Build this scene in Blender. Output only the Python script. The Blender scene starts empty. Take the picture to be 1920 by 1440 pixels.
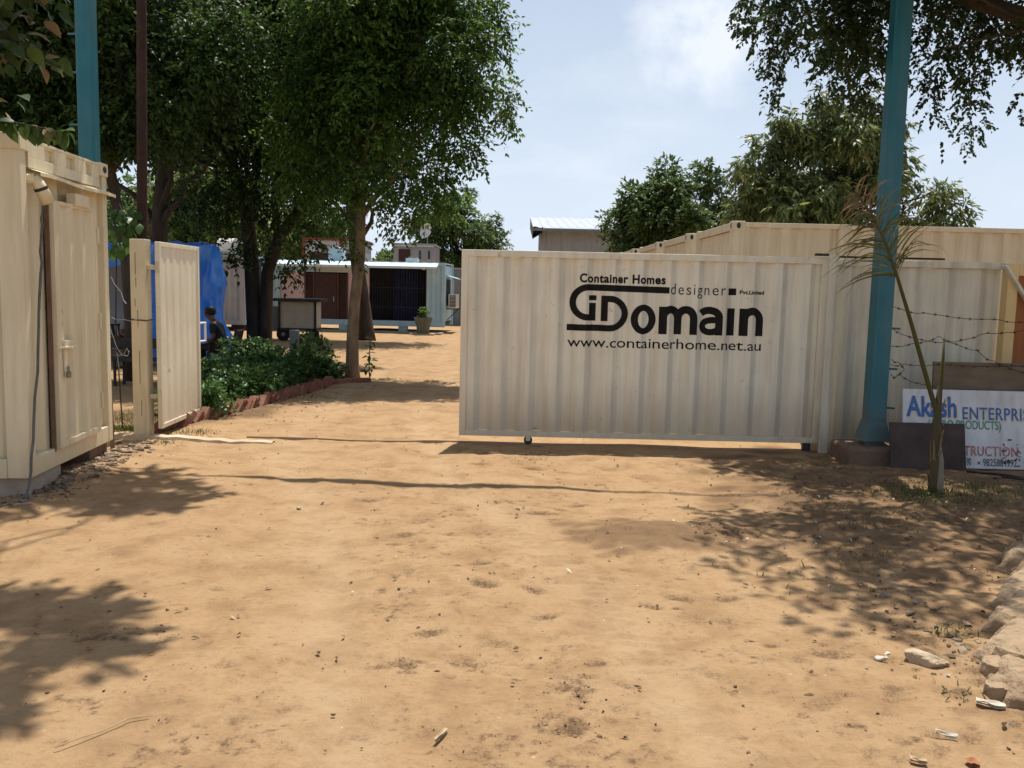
import bpy, bmesh, math, random
import numpy as np
from mathutils import Vector, Matrix
random.seed(7)
RNG = np.random.default_rng(11)
S = bpy.context.scene
COL = S.collection
R = math.radians
PI = math.pi

# ------------------------------------------------------------------ camera, sky, sun, exposure
cam_d = bpy.data.cameras.new("camera")
cam_d.sensor_fit = 'HORIZONTAL'; cam_d.sensor_width = 36; cam_d.lens = 36 * 1660 / 1920
cam_d.clip_end = 3000; cam_d.clip_start = 0.05
cam = bpy.data.objects.new("camera", cam_d); COL.objects.link(cam)
PITCH, ROLL = math.atan(180 / 1660), 0.023
fw = Vector((0, math.cos(PITCH), -math.sin(PITCH))); up0 = Vector((0, math.sin(PITCH), math.cos(PITCH))); r0 = Vector((1, 0, 0))
rt = r0 * math.cos(ROLL) + up0 * math.sin(ROLL); upv = up0 * math.cos(ROLL) - r0 * math.sin(ROLL)
cm = Matrix((rt, upv, -fw)).transposed().to_4x4(); cm.translation = (0, 0, 1.7)
cam.matrix_world = cm
S.camera = cam

SUN = Vector((0.17, 0.66, 2.1)).normalized()
sun_d = bpy.data.lights.new("sun", 'SUN'); sun_d.energy = 5.0; sun_d.angle = R(0.53); sun_d.color = (1.0, 0.965, 0.89)
sun = bpy.data.objects.new("sun", sun_d); COL.objects.link(sun)
sun.rotation_euler = SUN.to_track_quat('Z', 'Y').to_euler(); sun.location = (0, 0, 30)
ELEV = math.asin(SUN.z); AZ = math.atan2(SUN.x, SUN.y)

W = bpy.data.worlds.new("World"); S.world = W; W.use_nodes = True
nt = W.node_tree; nt.nodes.clear()
def N(t, typ, **kw):
    n = t.nodes.new(typ)
    for k, v in kw.items():
        if k.startswith('i_'):
            n.inputs[k[2:].replace('_', ' ')].default_value = v
        else: setattr(n, k, v)
    return n
wo = N(nt, 'ShaderNodeOutputWorld'); bg = N(nt, 'ShaderNodeBackground'); bg.inputs[1].default_value = 0.082
sky = N(nt, 'ShaderNodeTexSky', sky_type='NISHITA', sun_disc=False, sun_elevation=ELEV, sun_rotation=AZ,
        air_density=1.0, dust_density=1.5, ozone_density=1.0, altitude=60)
tc = N(nt, 'ShaderNodeTexCoord'); sep = N(nt, 'ShaderNodeSeparateXYZ'); nt.links.new(tc.outputs['Generated'], sep.inputs[0])
zz = N(nt, 'ShaderNodeMath', operation='ADD'); zz.inputs[1].default_value = 0.22; nt.links.new(sep.outputs[2], zz.inputs[0])
dv = N(nt, 'ShaderNodeVectorMath', operation='DIVIDE'); cz = N(nt, 'ShaderNodeCombineXYZ')
for i in range(3): nt.links.new(zz.outputs[0], cz.inputs[i])
nt.links.new(tc.outputs['Generated'], dv.inputs[0]); nt.links.new(cz.outputs[0], dv.inputs[1])
cn = N(nt, 'ShaderNodeTexNoise'); cn.inputs['Scale'].default_value = 2.3; cn.inputs['Detail'].default_value = 8; cn.inputs['Roughness'].default_value = 0.58
cmap = N(nt, 'ShaderNodeMapping'); cmap.inputs['Location'].default_value = (0.35, 0.9, 0.0); nt.links.new(dv.outputs[0], cmap.inputs[0])
nt.links.new(cmap.outputs[0], cn.inputs['Vector'])
cr = N(nt, 'ShaderNodeValToRGB'); cr.color_ramp.elements[0].position = 0.50; cr.color_ramp.elements[1].position = 0.72
nt.links.new(cn.outputs[0], cr.inputs[0])
hz = N(nt, 'ShaderNodeMix', data_type='RGBA'); hz.inputs[0].default_value = 0.50; hz.inputs[7].default_value = (8.0, 9.05, 10.6, 1)
hf = N(nt, 'ShaderNodeMapRange'); hf.inputs['From Min'].default_value = 0.0; hf.inputs['From Max'].default_value = 0.50; hf.inputs['To Min'].default_value = 0.92; hf.inputs['To Max'].default_value = 0.30; nt.links.new(sep.outputs[2], hf.inputs[0]); nt.links.new(hf.outputs[0], hz.inputs[0])
nt.links.new(sky.outputs[0], hz.inputs[6])
# one puff of cumulus above the shed
pd = N(nt, 'ShaderNodeVectorMath', operation='DISTANCE'); pd.inputs[1].default_value = Vector((0.185, 0.95, 0.262)).normalized()
nn = N(nt, 'ShaderNodeVectorMath', operation='NORMALIZE'); nt.links.new(tc.outputs['Generated'], nn.inputs[0]); nt.links.new(nn.outputs[0], pd.inputs[0])
pr = N(nt, 'ShaderNodeMapRange'); pr.inputs['From Min'].default_value = 0.125; pr.inputs['From Max'].default_value = 0.02
nt.links.new(pd.outputs['Value'], pr.inputs[0])
pn = N(nt, 'ShaderNodeTexNoise'); pn.inputs['Scale'].default_value = 17; pn.inputs['Detail'].default_value = 9; pn.inputs['Roughness'].default_value = 0.6; nt.links.new(nn.outputs[0], pn.inputs['Vector'])
pm = N(nt, 'ShaderNodeMath', operation='MULTIPLY'); nt.links.new(pr.outputs[0], pm.inputs[0]); nt.links.new(pn.outputs[0], pm.inputs[1])
pm2 = N(nt, 'ShaderNodeMapRange'); pm2.inputs['From Min'].default_value = 0.20; pm2.inputs['From Max'].default_value = 0.50; pm2.inputs['To Max'].default_value = 0.72; nt.links.new(pm.outputs[0], pm2.inputs[0])
mxm = N(nt, 'ShaderNodeMath', operation='MAXIMUM'); 
cs = N(nt, 'ShaderNodeMath', operation='MULTIPLY'); cs.inputs[1].default_value = 0.28; nt.links.new(cr.outputs[0], cs.inputs[0])
nt.links.new(cs.outputs[0], mxm.inputs[0]); nt.links.new(pm2.outputs[0], mxm.inputs[1])
cl = N(nt, 'ShaderNodeMix', data_type='RGBA'); cl.inputs[7].default_value = (10.0, 10.5, 11.2, 1)
nt.links.new(mxm.outputs[0], cl.inputs[0]); nt.links.new(hz.outputs[2], cl.inputs[6])
nt.links.new(cl.outputs[2], bg.inputs[0]); nt.links.new(bg.outputs[0], wo.inputs[0])

S.view_settings.view_transform = 'Standard'; S.view_settings.look = 'None'
S.view_settings.exposure = 0.28; S.view_settings.gamma = 1
S.render.engine = 'CYCLES'
S.cycles.max_bounces = 8; S.cycles.diffuse_bounces = 4; S.cycles.transparent_max_bounces = 8
S.cycles.use_denoising = True

# ------------------------------------------------------------------ materials
def pmat(name, c1, c2=None, rough=0.6, scale=3.0, bump=0.0, bscale=60, metal=0.0, dirt=None, dirt_amt=0.0, streak=False,
         rust=0.0, low_dirt=None, stretch=(1, 1, 1), spec=0.3, island=0.0, contrast=(0.35, 0.65), fold_shade_grime=None):
    m = bpy.data.materials.new(name); m.use_nodes = True; t = m.node_tree
    b = t.nodes['Principled BSDF']; b.inputs['Roughness'].default_value = rough; b.inputs['Metallic'].default_value = metal
    b.inputs['Specular IOR Level'].default_value = spec
    L = t.links.new
    geo = N(t, 'ShaderNodeNewGeometry'); mp = N(t, 'ShaderNodeMapping'); mp.inputs['Scale'].default_value = stretch
    L(geo.outputs['Position'], mp.inputs[0])
    no = N(t, 'ShaderNodeTexNoise'); no.inputs['Scale'].default_value = scale; no.inputs['Detail'].default_value = 6; L(mp.outputs[0], no.inputs['Vector'])
    rp = N(t, 'ShaderNodeMapRange'); rp.inputs['From Min'].default_value = contrast[0]; rp.inputs['From Max'].default_value = contrast[1]; L(no.outputs[0], rp.inputs[0])
    mx = N(t, 'ShaderNodeMix', data_type='RGBA'); mx.inputs[6].default_value = (*c1, 1); mx.inputs[7].default_value = (*(c2 or c1), 1); L(rp.outputs[0], mx.inputs[0])
    out = mx.outputs[2]
    if dirt:
        m2 = N(t, 'ShaderNodeMapping'); m2.inputs['Scale'].default_value = (7, 7, 0.55) if streak else (2, 2, 2); L(geo.outputs['Position'], m2.inputs[0])
        n2 = N(t, 'ShaderNodeTexNoise'); n2.inputs['Scale'].default_value = 1.6; n2.inputs['Detail'].default_value = 8; n2.inputs['Roughness'].default_value = 0.65; L(m2.outputs[0], n2.inputs['Vector'])
        r2 = N(t, 'ShaderNodeMapRange'); r2.inputs['From Min'].default_value = 0.42; r2.inputs['From Max'].default_value = 0.78; r2.inputs['To Max'].default_value = dirt_amt; L(n2.outputs[0], r2.inputs[0])
        x2 = N(t, 'ShaderNodeMix', data_type='RGBA'); x2.inputs[7].default_value = (*dirt, 1); L(r2.outputs[0], x2.inputs[0]); L(out, x2.inputs[6]); out = x2.outputs[2]
    if low_dirt:
        col, z0, z1, amt = low_dirt
        sp = N(t, 'ShaderNodeSeparateXYZ'); L(geo.outputs['Position'], sp.inputs[0])
        ad = N(t, 'ShaderNodeMath', operation='MULTIPLY_ADD'); ad.inputs[1].default_value = 0.5; L(no.outputs[0], ad.inputs[0]); L(sp.outputs[2], ad.inputs[2])
        r3 = N(t, 'ShaderNodeMapRange'); r3.inputs['From Min'].default_value = z1 + 0.25; r3.inputs['From Max'].default_value = z0 + 0.25; r3.inputs['To Max'].default_value = amt; L(ad.outputs[0], r3.inputs[0])
        x3 = N(t, 'ShaderNodeMix', data_type='RGBA'); x3.inputs[7].default_value = (*col, 1); L(r3.outputs[0], x3.inputs[0]); L(out, x3.inputs[6]); out = x3.outputs[2]
    if fold_shade_grime:  # darkens one slope of each fold: painted shading mixed with grime
        x0, pt, lo, hi, bc, amt = fold_shade_grime
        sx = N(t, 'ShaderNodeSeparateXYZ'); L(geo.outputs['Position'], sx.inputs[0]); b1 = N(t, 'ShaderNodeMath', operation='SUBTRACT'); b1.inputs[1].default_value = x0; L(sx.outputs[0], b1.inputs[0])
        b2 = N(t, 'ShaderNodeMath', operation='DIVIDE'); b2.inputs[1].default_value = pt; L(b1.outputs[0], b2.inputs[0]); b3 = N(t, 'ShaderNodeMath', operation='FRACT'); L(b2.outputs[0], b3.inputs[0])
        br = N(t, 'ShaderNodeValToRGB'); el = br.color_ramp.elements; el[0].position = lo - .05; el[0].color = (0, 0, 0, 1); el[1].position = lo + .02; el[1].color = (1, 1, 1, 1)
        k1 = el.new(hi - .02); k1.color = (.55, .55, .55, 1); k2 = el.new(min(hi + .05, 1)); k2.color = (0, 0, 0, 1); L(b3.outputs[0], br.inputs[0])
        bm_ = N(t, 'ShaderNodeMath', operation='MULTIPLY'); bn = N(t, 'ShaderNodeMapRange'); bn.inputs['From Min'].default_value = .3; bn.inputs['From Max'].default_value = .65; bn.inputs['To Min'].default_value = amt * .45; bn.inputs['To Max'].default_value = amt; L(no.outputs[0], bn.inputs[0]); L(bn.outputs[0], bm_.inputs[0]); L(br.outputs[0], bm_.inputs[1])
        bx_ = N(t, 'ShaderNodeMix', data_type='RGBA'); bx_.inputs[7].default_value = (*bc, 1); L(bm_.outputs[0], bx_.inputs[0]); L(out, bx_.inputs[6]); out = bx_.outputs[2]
    if rust > 0:
        n4 = N(t, 'ShaderNodeTexNoise'); n4.inputs['Scale'].default_value = 9; n4.inputs['Detail'].default_value = 9; n4.inputs['Roughness'].default_value = 0.7; L(geo.outputs['Position'], n4.inputs['Vector'])
        r4 = N(t, 'ShaderNodeMapRange'); r4.inputs['From Min'].default_value = 0.70 - 0.1 * rust; r4.inputs['From Max'].default_value = 0.76; r4.inputs['To Max'].default_value = 0.85; L(n4.outputs[0], r4.inputs[0])
        x4 = N(t, 'ShaderNodeMix', data_type='RGBA'); x4.inputs[7].default_value = (0.16, 0.07, 0.03, 1); L(r4.outputs[0], x4.inputs[0]); L(out, x4.inputs[6]); out = x4.outputs[2]
    if island > 0:
        hs = N(t, 'ShaderNodeHueSaturation'); ir = N(t, 'ShaderNodeMapRange'); ir.inputs['To Min'].default_value = 1 - island; ir.inputs['To Max'].default_value = 1 + island
        L(geo.outputs['Random Per Island'], ir.inputs[0]); L(ir.outputs[0], hs.inputs['Value']); L(out, hs.inputs['Color']); out = hs.outputs[0]
    L(out, b.inputs['Base Color'])
    if bump > 0:
        n5 = N(t, 'ShaderNodeTexNoise'); n5.inputs['Scale'].default_value = bscale; n5.inputs['Detail'].default_value = 5; L(mp.outputs[0], n5.inputs['Vector'])
        bp = N(t, 'ShaderNodeBump'); bp.inputs['Strength'].default_value = bump; bp.inputs['Distance'].default_value = 0.02; L(n5.outputs[0], bp.inputs['Height']); L(bp.outputs[0], b.inputs['Normal'])
    return m

def leafmat(name, dark, light, trans=0.35, rough=0.5, dry=None, dry_p=0.0):
    m = bpy.data.materials.new(name); m.use_nodes = True; t = m.node_tree; L = t.links.new
    b = t.nodes['Principled BSDF']; b.inputs['Roughness'].default_value = rough; b.inputs['Specular IOR Level'].default_value = 0.22
    geo = N(t, 'ShaderNodeNewGeometry'); cr = N(t, 'ShaderNodeValToRGB'); e = cr.color_ramp.elements
    e[0].color = (*dark, 1); e[1].color = (*light, 1); e[1].position = 0.92
    k0 = e.new(0.55); k0.color = (*[(a + b_) * 0.42 for a, b_ in zip(dark, light)], 1)
    if dry:
        e[2].position = 1 - dry_p - 0.02; k = e.new(1 - dry_p); k.color = (*dry, 1)
    L(geo.outputs['Random Per Island'], cr.inputs[0])
    no = N(t, 'ShaderNodeTexNoise'); no.inputs['Scale'].default_value = 1.1; no.inputs['Detail'].default_value = 3; L(geo.outputs['Position'], no.inputs['Vector'])
    mr = N(t, 'ShaderNodeMapRange'); mr.inputs['From Min'].default_value = 0.3; mr.inputs['From Max'].default_value = 0.7; mr.inputs['To Min'].default_value = 0.6; mr.inputs['To Max'].default_value = 1.45; L(no.outputs[0], mr.inputs[0])
    hs = N(t, 'ShaderNodeHueSaturation'); L(mr.outputs[0], hs.inputs['Value']); L(cr.outputs[0], hs.inputs['Color'])
    L(hs.outputs[0], b.inputs['Base Color'])
    tr = N(t, 'ShaderNodeBsdfTranslucent'); hs2 = N(t, 'ShaderNodeHueSaturation'); hs2.inputs['Value'].default_value = 1.5; hs2.inputs['Hue'].default_value = 0.492; L(hs.outputs[0], hs2.inputs['Color']); L(hs2.outputs[0], tr.inputs[0])
    ms = N(t, 'ShaderNodeMixShader'); ms.inputs[0].default_value = trans; L(b.outputs[0], ms.inputs[1]); L(tr.outputs[0], ms.inputs[2])
    L(ms.outputs[0], t.nodes['Material Output'].inputs[0])
    return m

M = {}
CREAM = (0.76, 0.68, 0.48); CREAM2 = (0.71, 0.63, 0.435)
M['cream'] = pmat('cream_paint', CREAM, CREAM2, rough=0.45, dirt=(0.42, 0.31, 0.18), dirt_amt=0.45, streak=True, rust=0.25, low_dirt=((0.50, 0.36, 0.21), 0.1, 0.6, 0.4), bump=0.05, bscale=8)
M['gate'] = pmat('gate_paint', (0.79, 0.745, 0.59), (0.73, 0.685, 0.535), rough=0.5, dirt=(0.46, 0.36, 0.24), dirt_amt=0.5, streak=True, rust=0.9, low_dirt=((0.50, 0.38, 0.25), 0.15, 0.75, 0.5), bump=0.06, bscale=6)
M['gate_panel'] = pmat('gate_panel_paint', (0.82, 0.78, 0.63), (0.76, 0.72, 0.575), rough=0.5, dirt=(0.46, 0.37, 0.26), dirt_amt=0.55, streak=True, rust=0.7, low_dirt=((0.47, 0.36, 0.23), 0.12, 0.72, 0.75), bump=0.10, bscale=5, fold_shade_grime=(-.5, .30, .30, .52, (0.44, 0.43, 0.40), .45))  # stripes put the shade of the folds, with some grime, into the colour
M['post_cream'] = pmat('old_cream_paint', (0.66, 0.58, 0.42), (0.60, 0.52, 0.36), rough=0.6, dirt=(0.25, 0.2, 0.13), dirt_amt=0.5, streak=True, rust=0.5, bump=0.1, bscale=30)
M['cont'] = pmat('container_paint', (0.71, 0.63, 0.455), (0.66, 0.58, 0.41), rough=0.5, dirt=(0.34, 0.25, 0.14), dirt_amt=0.5, streak=True, rust=0.2)
M['fence'] = pmat('fence_paint', (0.73, 0.685, 0.545), (0.67, 0.625, 0.49), rough=0.55, fold_shade_grime=(3.30, .36, .28, .52, (0.40, 0.385, 0.35), .6), dirt=(0.36, 0.3, 0.22), dirt_amt=0.6, streak=True, rust=0.3, low_dirt=((0.3, 0.24, 0.17), 0.1, 0.5, 0.5))  # same painted fold shading and grime, spaced to the fence sheet
M['teal'] = pmat('teal_paint', (0.006, 0.108, 0.145), (0.010, 0.13, 0.165), rough=0.45, scale=4, dirt=(0.10, 0.14, 0.14), dirt_amt=0.55, streak=True, rust=1.0, spec=0.4, low_dirt=((0.20, 0.15, 0.10), 0.1, 0.7, 0.5))
M['black'] = pmat('black_vinyl', (0.006, 0.0055, 0.005), (0.012, 0.010, 0.009), rough=0.5, scale=20, spec=0.15)
M['rust'] = pmat('rusty_steel', (0.024, 0.011, 0.008), (0.042, 0.018, 0.012), rough=0.8, scale=14, bump=0.2)
M['dark'] = pmat('dark_steel', (0.022, 0.021, 0.02), (0.04, 0.038, 0.035), rough=0.6, scale=10)
M['steel'] = pmat('dull_steel', (0.30, 0.29, 0.27), (0.22, 0.2, 0.18), rough=0.45, metal=0.6, scale=14)
M['conduit'] = pmat('grey_conduit', (0.10, 0.105, 0.10), (0.14, 0.14, 0.13), rough=0.6, scale=20)
M['white'] = pmat('white_enamel', (0.72, 0.70, 0.66), (0.62, 0.6, 0.55), rough=0.4, dirt=(0.3, 0.24, 0.17), dirt_amt=0.4)
M['sign'] = pmat('white_sign_paint', (0.66, 0.67, 0.68), (0.58, 0.59, 0.60), rough=0.6, dirt=(0.30, 0.25, 0.2), dirt_amt=0.55, streak=True, scale=6)
M['sblue'] = pmat('blue_sign_paint', (0.045, 0.12, 0.32), (0.075, 0.16, 0.36), rough=0.7, scale=25)
M['stan'] = pmat('tan_sign_paint', (0.58, 0.47, 0.34), (0.64, 0.58, 0.5), rough=0.7, scale=25)
M['sgreen'] = pmat('green_sign_paint', (0.02, 0.20, 0.09), (0.05, 0.26, 0.14), rough=0.7, scale=25)
M['sred'] = pmat('faded_red_sign_paint', (0.40, 0.10, 0.10), (0.50, 0.25, 0.23), rough=0.7, scale=25)
M['sblack'] = pmat('black_sign_paint', (0.03, 0.03, 0.035), (0.09, 0.09, 0.09), rough=0.7, scale=25)
M['board'] = pmat('dark_board', (0.040, 0.026, 0.024), (0.055, 0.037, 0.033), rough=0.7, scale=5, dirt=(0.13, 0.095, 0.075), dirt_amt=0.5)
M['ply'] = pmat('weathered_board', (0.20, 0.155, 0.10), (0.16, 0.12, 0.08), rough=0.85, scale=6, stretch=(0.4, 1, 2), dirt=(0.08, 0.06, 0.04), dirt_amt=0.6)
M['orange'] = pmat('orange_brown_panel', (0.33, 0.13, 0.045), (0.28, 0.105, 0.035), rough=0.65, scale=5, stretch=(6, 6, 0.4))
M['yellow'] = pmat('pale_yellow_paint', (0.70, 0.52, 0.25), (0.66, 0.48, 0.22), rough=0.6, scale=5)
M['concrete'] = pmat('concrete', (0.40, 0.34, 0.27), (0.30, 0.25, 0.19), rough=0.9, scale=5, bump=0.5, bscale=40, dirt=(0.24, 0.17, 0.11), dirt_amt=0.6)
M['pale_conc'] = pmat('pale_concrete', (0.56, 0.46, 0.33), (0.46, 0.36, 0.24), rough=0.9, scale=6, bump=0.4, bscale=40, dirt=(0.36, 0.25, 0.15), dirt_amt=0.8)
M['stone'] = pmat('sandstone_rubble', (0.40, 0.31, 0.21), (0.30, 0.22, 0.145), rough=0.95, scale=7, bump=0.8, bscale=25, island=0.25)
M['ledge'] = pmat('ledge_earth', (0.37, 0.265, 0.165), (0.28, 0.19, 0.11), rough=0.95, scale=5, bump=0.9, bscale=30, dirt=(0.2, 0.13, 0.08), dirt_amt=0.5)
M['brick'] = pmat('red_brick', (0.22, 0.075, 0.045), (0.15, 0.06, 0.04), rough=0.9, scale=12, bump=0.4, bscale=50, dirt=(0.36, 0.25, 0.16), dirt_amt=0.6)
M['footing'] = pmat('mud_plastered_brick', (0.20, 0.125, 0.085), (0.15, 0.095, 0.065), rough=0.95, scale=7, bump=0.7, bscale=25)
M['bark'] = pmat('bark', (0.075, 0.058, 0.042), (0.045, 0.034, 0.025), rough=0.95, scale=9, stretch=(1, 1, 0.25), bump=0.8, bscale=30)
M['bark_pale'] = pmat('pale_bark', (0.24, 0.17, 0.105), (0.13, 0.09, 0.06), rough=0.95, scale=9, stretch=(1, 1, 0.35), bump=0.8, bscale=30)
M['tarp'] = pmat('blue_tarpaulin', (0.025, 0.22, 0.88), (0.045, 0.29, 0.95), rough=0.28, scale=4, spec=0.6, dirt=(0.16, 0.34, 0.75), dirt_amt=0.5, bump=0.6, bscale=9)
M['skyblue'] = pmat('pale_blue_paint', (0.42, 0.60, 0.68), (0.36, 0.53, 0.62), rough=0.45, scale=2, dirt=(0.3, 0.3, 0.28), dirt_amt=0.3, streak=True)
M['pink'] = pmat('pale_pink_panel', (0.62, 0.46, 0.47), (0.57, 0.42, 0.43), rough=0.6, scale=2)
M['brown'] = pmat('dark_brown_door', (0.045, 0.017, 0.014), (0.06, 0.024, 0.019), rough=0.5, scale=6)
M['louvre'] = pmat('brown_slats', (0.10, 0.04, 0.032), (0.12, 0.05, 0.04), rough=0.5)
M['interior'] = pmat('dark_room', (0.03, 0.032, 0.045), (0.04, 0.04, 0.06), rough=0.9)
M['navy'] = pmat('navy_cloth', (0.010, 0.016, 0.06), (0.02, 0.03, 0.09), rough=0.9)
M['greywall'] = pmat('grey_wall', (0.20, 0.215, 0.215), (0.16, 0.17, 0.17), rough=0.9, scale=1.2, dirt=(0.1, 0.09, 0.08), dirt_amt=0.5)
M['lightgrey'] = pmat('light_grey_paint', (0.33, 0.345, 0.36), (0.28, 0.295, 0.31), rough=0.7, scale=1.5, dirt=(0.2, 0.19, 0.18), dirt_amt=0.5, streak=True)
M['whitewash'] = pmat('whitewash', (0.52, 0.54, 0.56), (0.45, 0.47, 0.49), rough=0.8, scale=1.5, dirt=(0.3, 0.28, 0.25), dirt_amt=0.4, streak=True)
M['redtrim'] = pmat('red_trim', (0.26, 0.06, 0.035), (0.22, 0.05, 0.03), rough=0.7)
M['shed'] = pmat('galvanised_sheet', (0.33, 0.33, 0.32), (0.28, 0.28, 0.275), rough=0.5, scale=1.5, stretch=(3, 3, 0.3), dirt=(0.2, 0.16, 0.13), dirt_amt=0.3)
M['shedroof'] = pmat('zinc_roof', (0.55, 0.57, 0.58), (0.45, 0.47, 0.49), rough=0.35, metal=0.3, scale=2)
M['creampanel'] = pmat('cream_laminate', (0.50, 0.455, 0.36), (0.45, 0.40, 0.31), rough=0.6, scale=3, dirt=(0.25, 0.2, 0.14), dirt_amt=0.4)
M['pot'] = pmat('green_grey_pot', (0.085, 0.10, 0.075), (0.11, 0.125, 0.095), rough=0.7, scale=6)
M['rope'] = pmat('straw_hose', (0.42, 0.30, 0.14), (0.3, 0.2, 0.1), rough=0.8, scale=20)
M['wire'] = pmat('rusty_wire', (0.045, 0.03, 0.024), (0.07, 0.045, 0.033), rough=0.8, scale=40)
M['wirepale'] = pmat('pale_wire', (0.42, 0.4, 0.38), (0.3, 0.28, 0.26), rough=0.6, scale=40)
M['skin'] = pmat('brown_skin', (0.13, 0.065, 0.04), (0.11, 0.055, 0.034), rough=0.55)
M['hair'] = pmat('black_hair', (0.008, 0.007, 0.007), (0.013, 0.012, 0.012), rough=0.6)
M['shirt'] = pmat('dark_shirt', (0.014, 0.016, 0.022), (0.02, 0.022, 0.03), rough=0.9)
M['greyshirt'] = pmat('grey_shirt', (0.20, 0.20, 0.22), (0.16, 0.16, 0.18), rough=0.9)
M['trouser'] = pmat('dark_trousers', (0.02, 0.019, 0.02), (0.03, 0.028, 0.027), rough=0.9)
M['plastic'] = pmat('black_plastic', (0.012, 0.012, 0.013), (0.018, 0.018, 0.019), rough=0.4)
M['wood'] = pmat('split_wood', (0.45, 0.33, 0.19), (0.36, 0.25, 0.13), rough=0.85, scale=20)
M['paper'] = pmat('white_scrap', (0.58, 0.53, 0.45), (0.45, 0.39, 0.30), rough=0.8, scale=15)
M['clod'] = pmat('soil_clod', (0.15, 0.09, 0.05), (0.23, 0.145, 0.085), rough=0.98, scale=18, island=0.45)
M['canvas'] = pmat('rolled_canvas', (0.3, 0.28, 0.24), (0.24, 0.22, 0.19), rough=0.9)
M['spathe'] = pmat('palm_sheath', (0.10, 0.065, 0.035), (0.07, 0.065, 0.03), rough=0.8, scale=5, stretch=(2, 2, 0.5))
M['palebase'] = pmat('pale_trunk_base', (0.27, 0.235, 0.18), (0.17, 0.135, 0.09), rough=0.9, scale=6, stretch=(2, 2, 0.4))

LF = {
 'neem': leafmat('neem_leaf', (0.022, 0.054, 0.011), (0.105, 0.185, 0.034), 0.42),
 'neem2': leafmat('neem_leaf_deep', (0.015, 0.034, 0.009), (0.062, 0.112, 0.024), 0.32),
 'bg': leafmat('far_leaf', (0.05, 0.092, 0.026), (0.145, 0.21, 0.062), 0.3),
 'bglight': leafmat('light_far_leaf', (0.085, 0.13, 0.032), (0.19, 0.255, 0.065), 0.35),
 'round': leafmat('round_tree_leaf', (0.036, 0.072, 0.022), (0.135, 0.19, 0.055), 0.28, 0.45),
 'mango': leafmat('mango_leaf', (0.060, 0.092, 0.030), (0.21, 0.25, 0.095), 0.32, 0.42, dry=(0.2, 0.2, 0.055), dry_p=0.12),
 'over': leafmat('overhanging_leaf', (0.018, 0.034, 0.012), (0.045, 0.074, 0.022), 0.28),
 'near': leafmat('near_leaf', (0.035, 0.068, 0.016), (0.10, 0.155, 0.035), 0.38, 0.42, dry=(0.28, 0.19, 0.09), dry_p=0.14),
 'hedge': leafmat('hedge_leaf', (0.028, 0.072, 0.016), (0.095, 0.17, 0.042), 0.3, 0.4),
 'grass': leafmat('grass_blade', (0.045, 0.075, 0.018), (0.12, 0.16, 0.04), 0.3, 0.6, dry=(0.26, 0.2, 0.09), dry_p=0.15),
 'frond': leafmat('palm_leaf', (0.075, 0.075, 0.020), (0.17, 0.155, 0.045), 0.3, 0.5),
 'dryfrond': leafmat('dry_palm_leaf', (0.15, 0.095, 0.045), (0.30, 0.22, 0.12), 0.25, 0.7),
}

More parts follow.
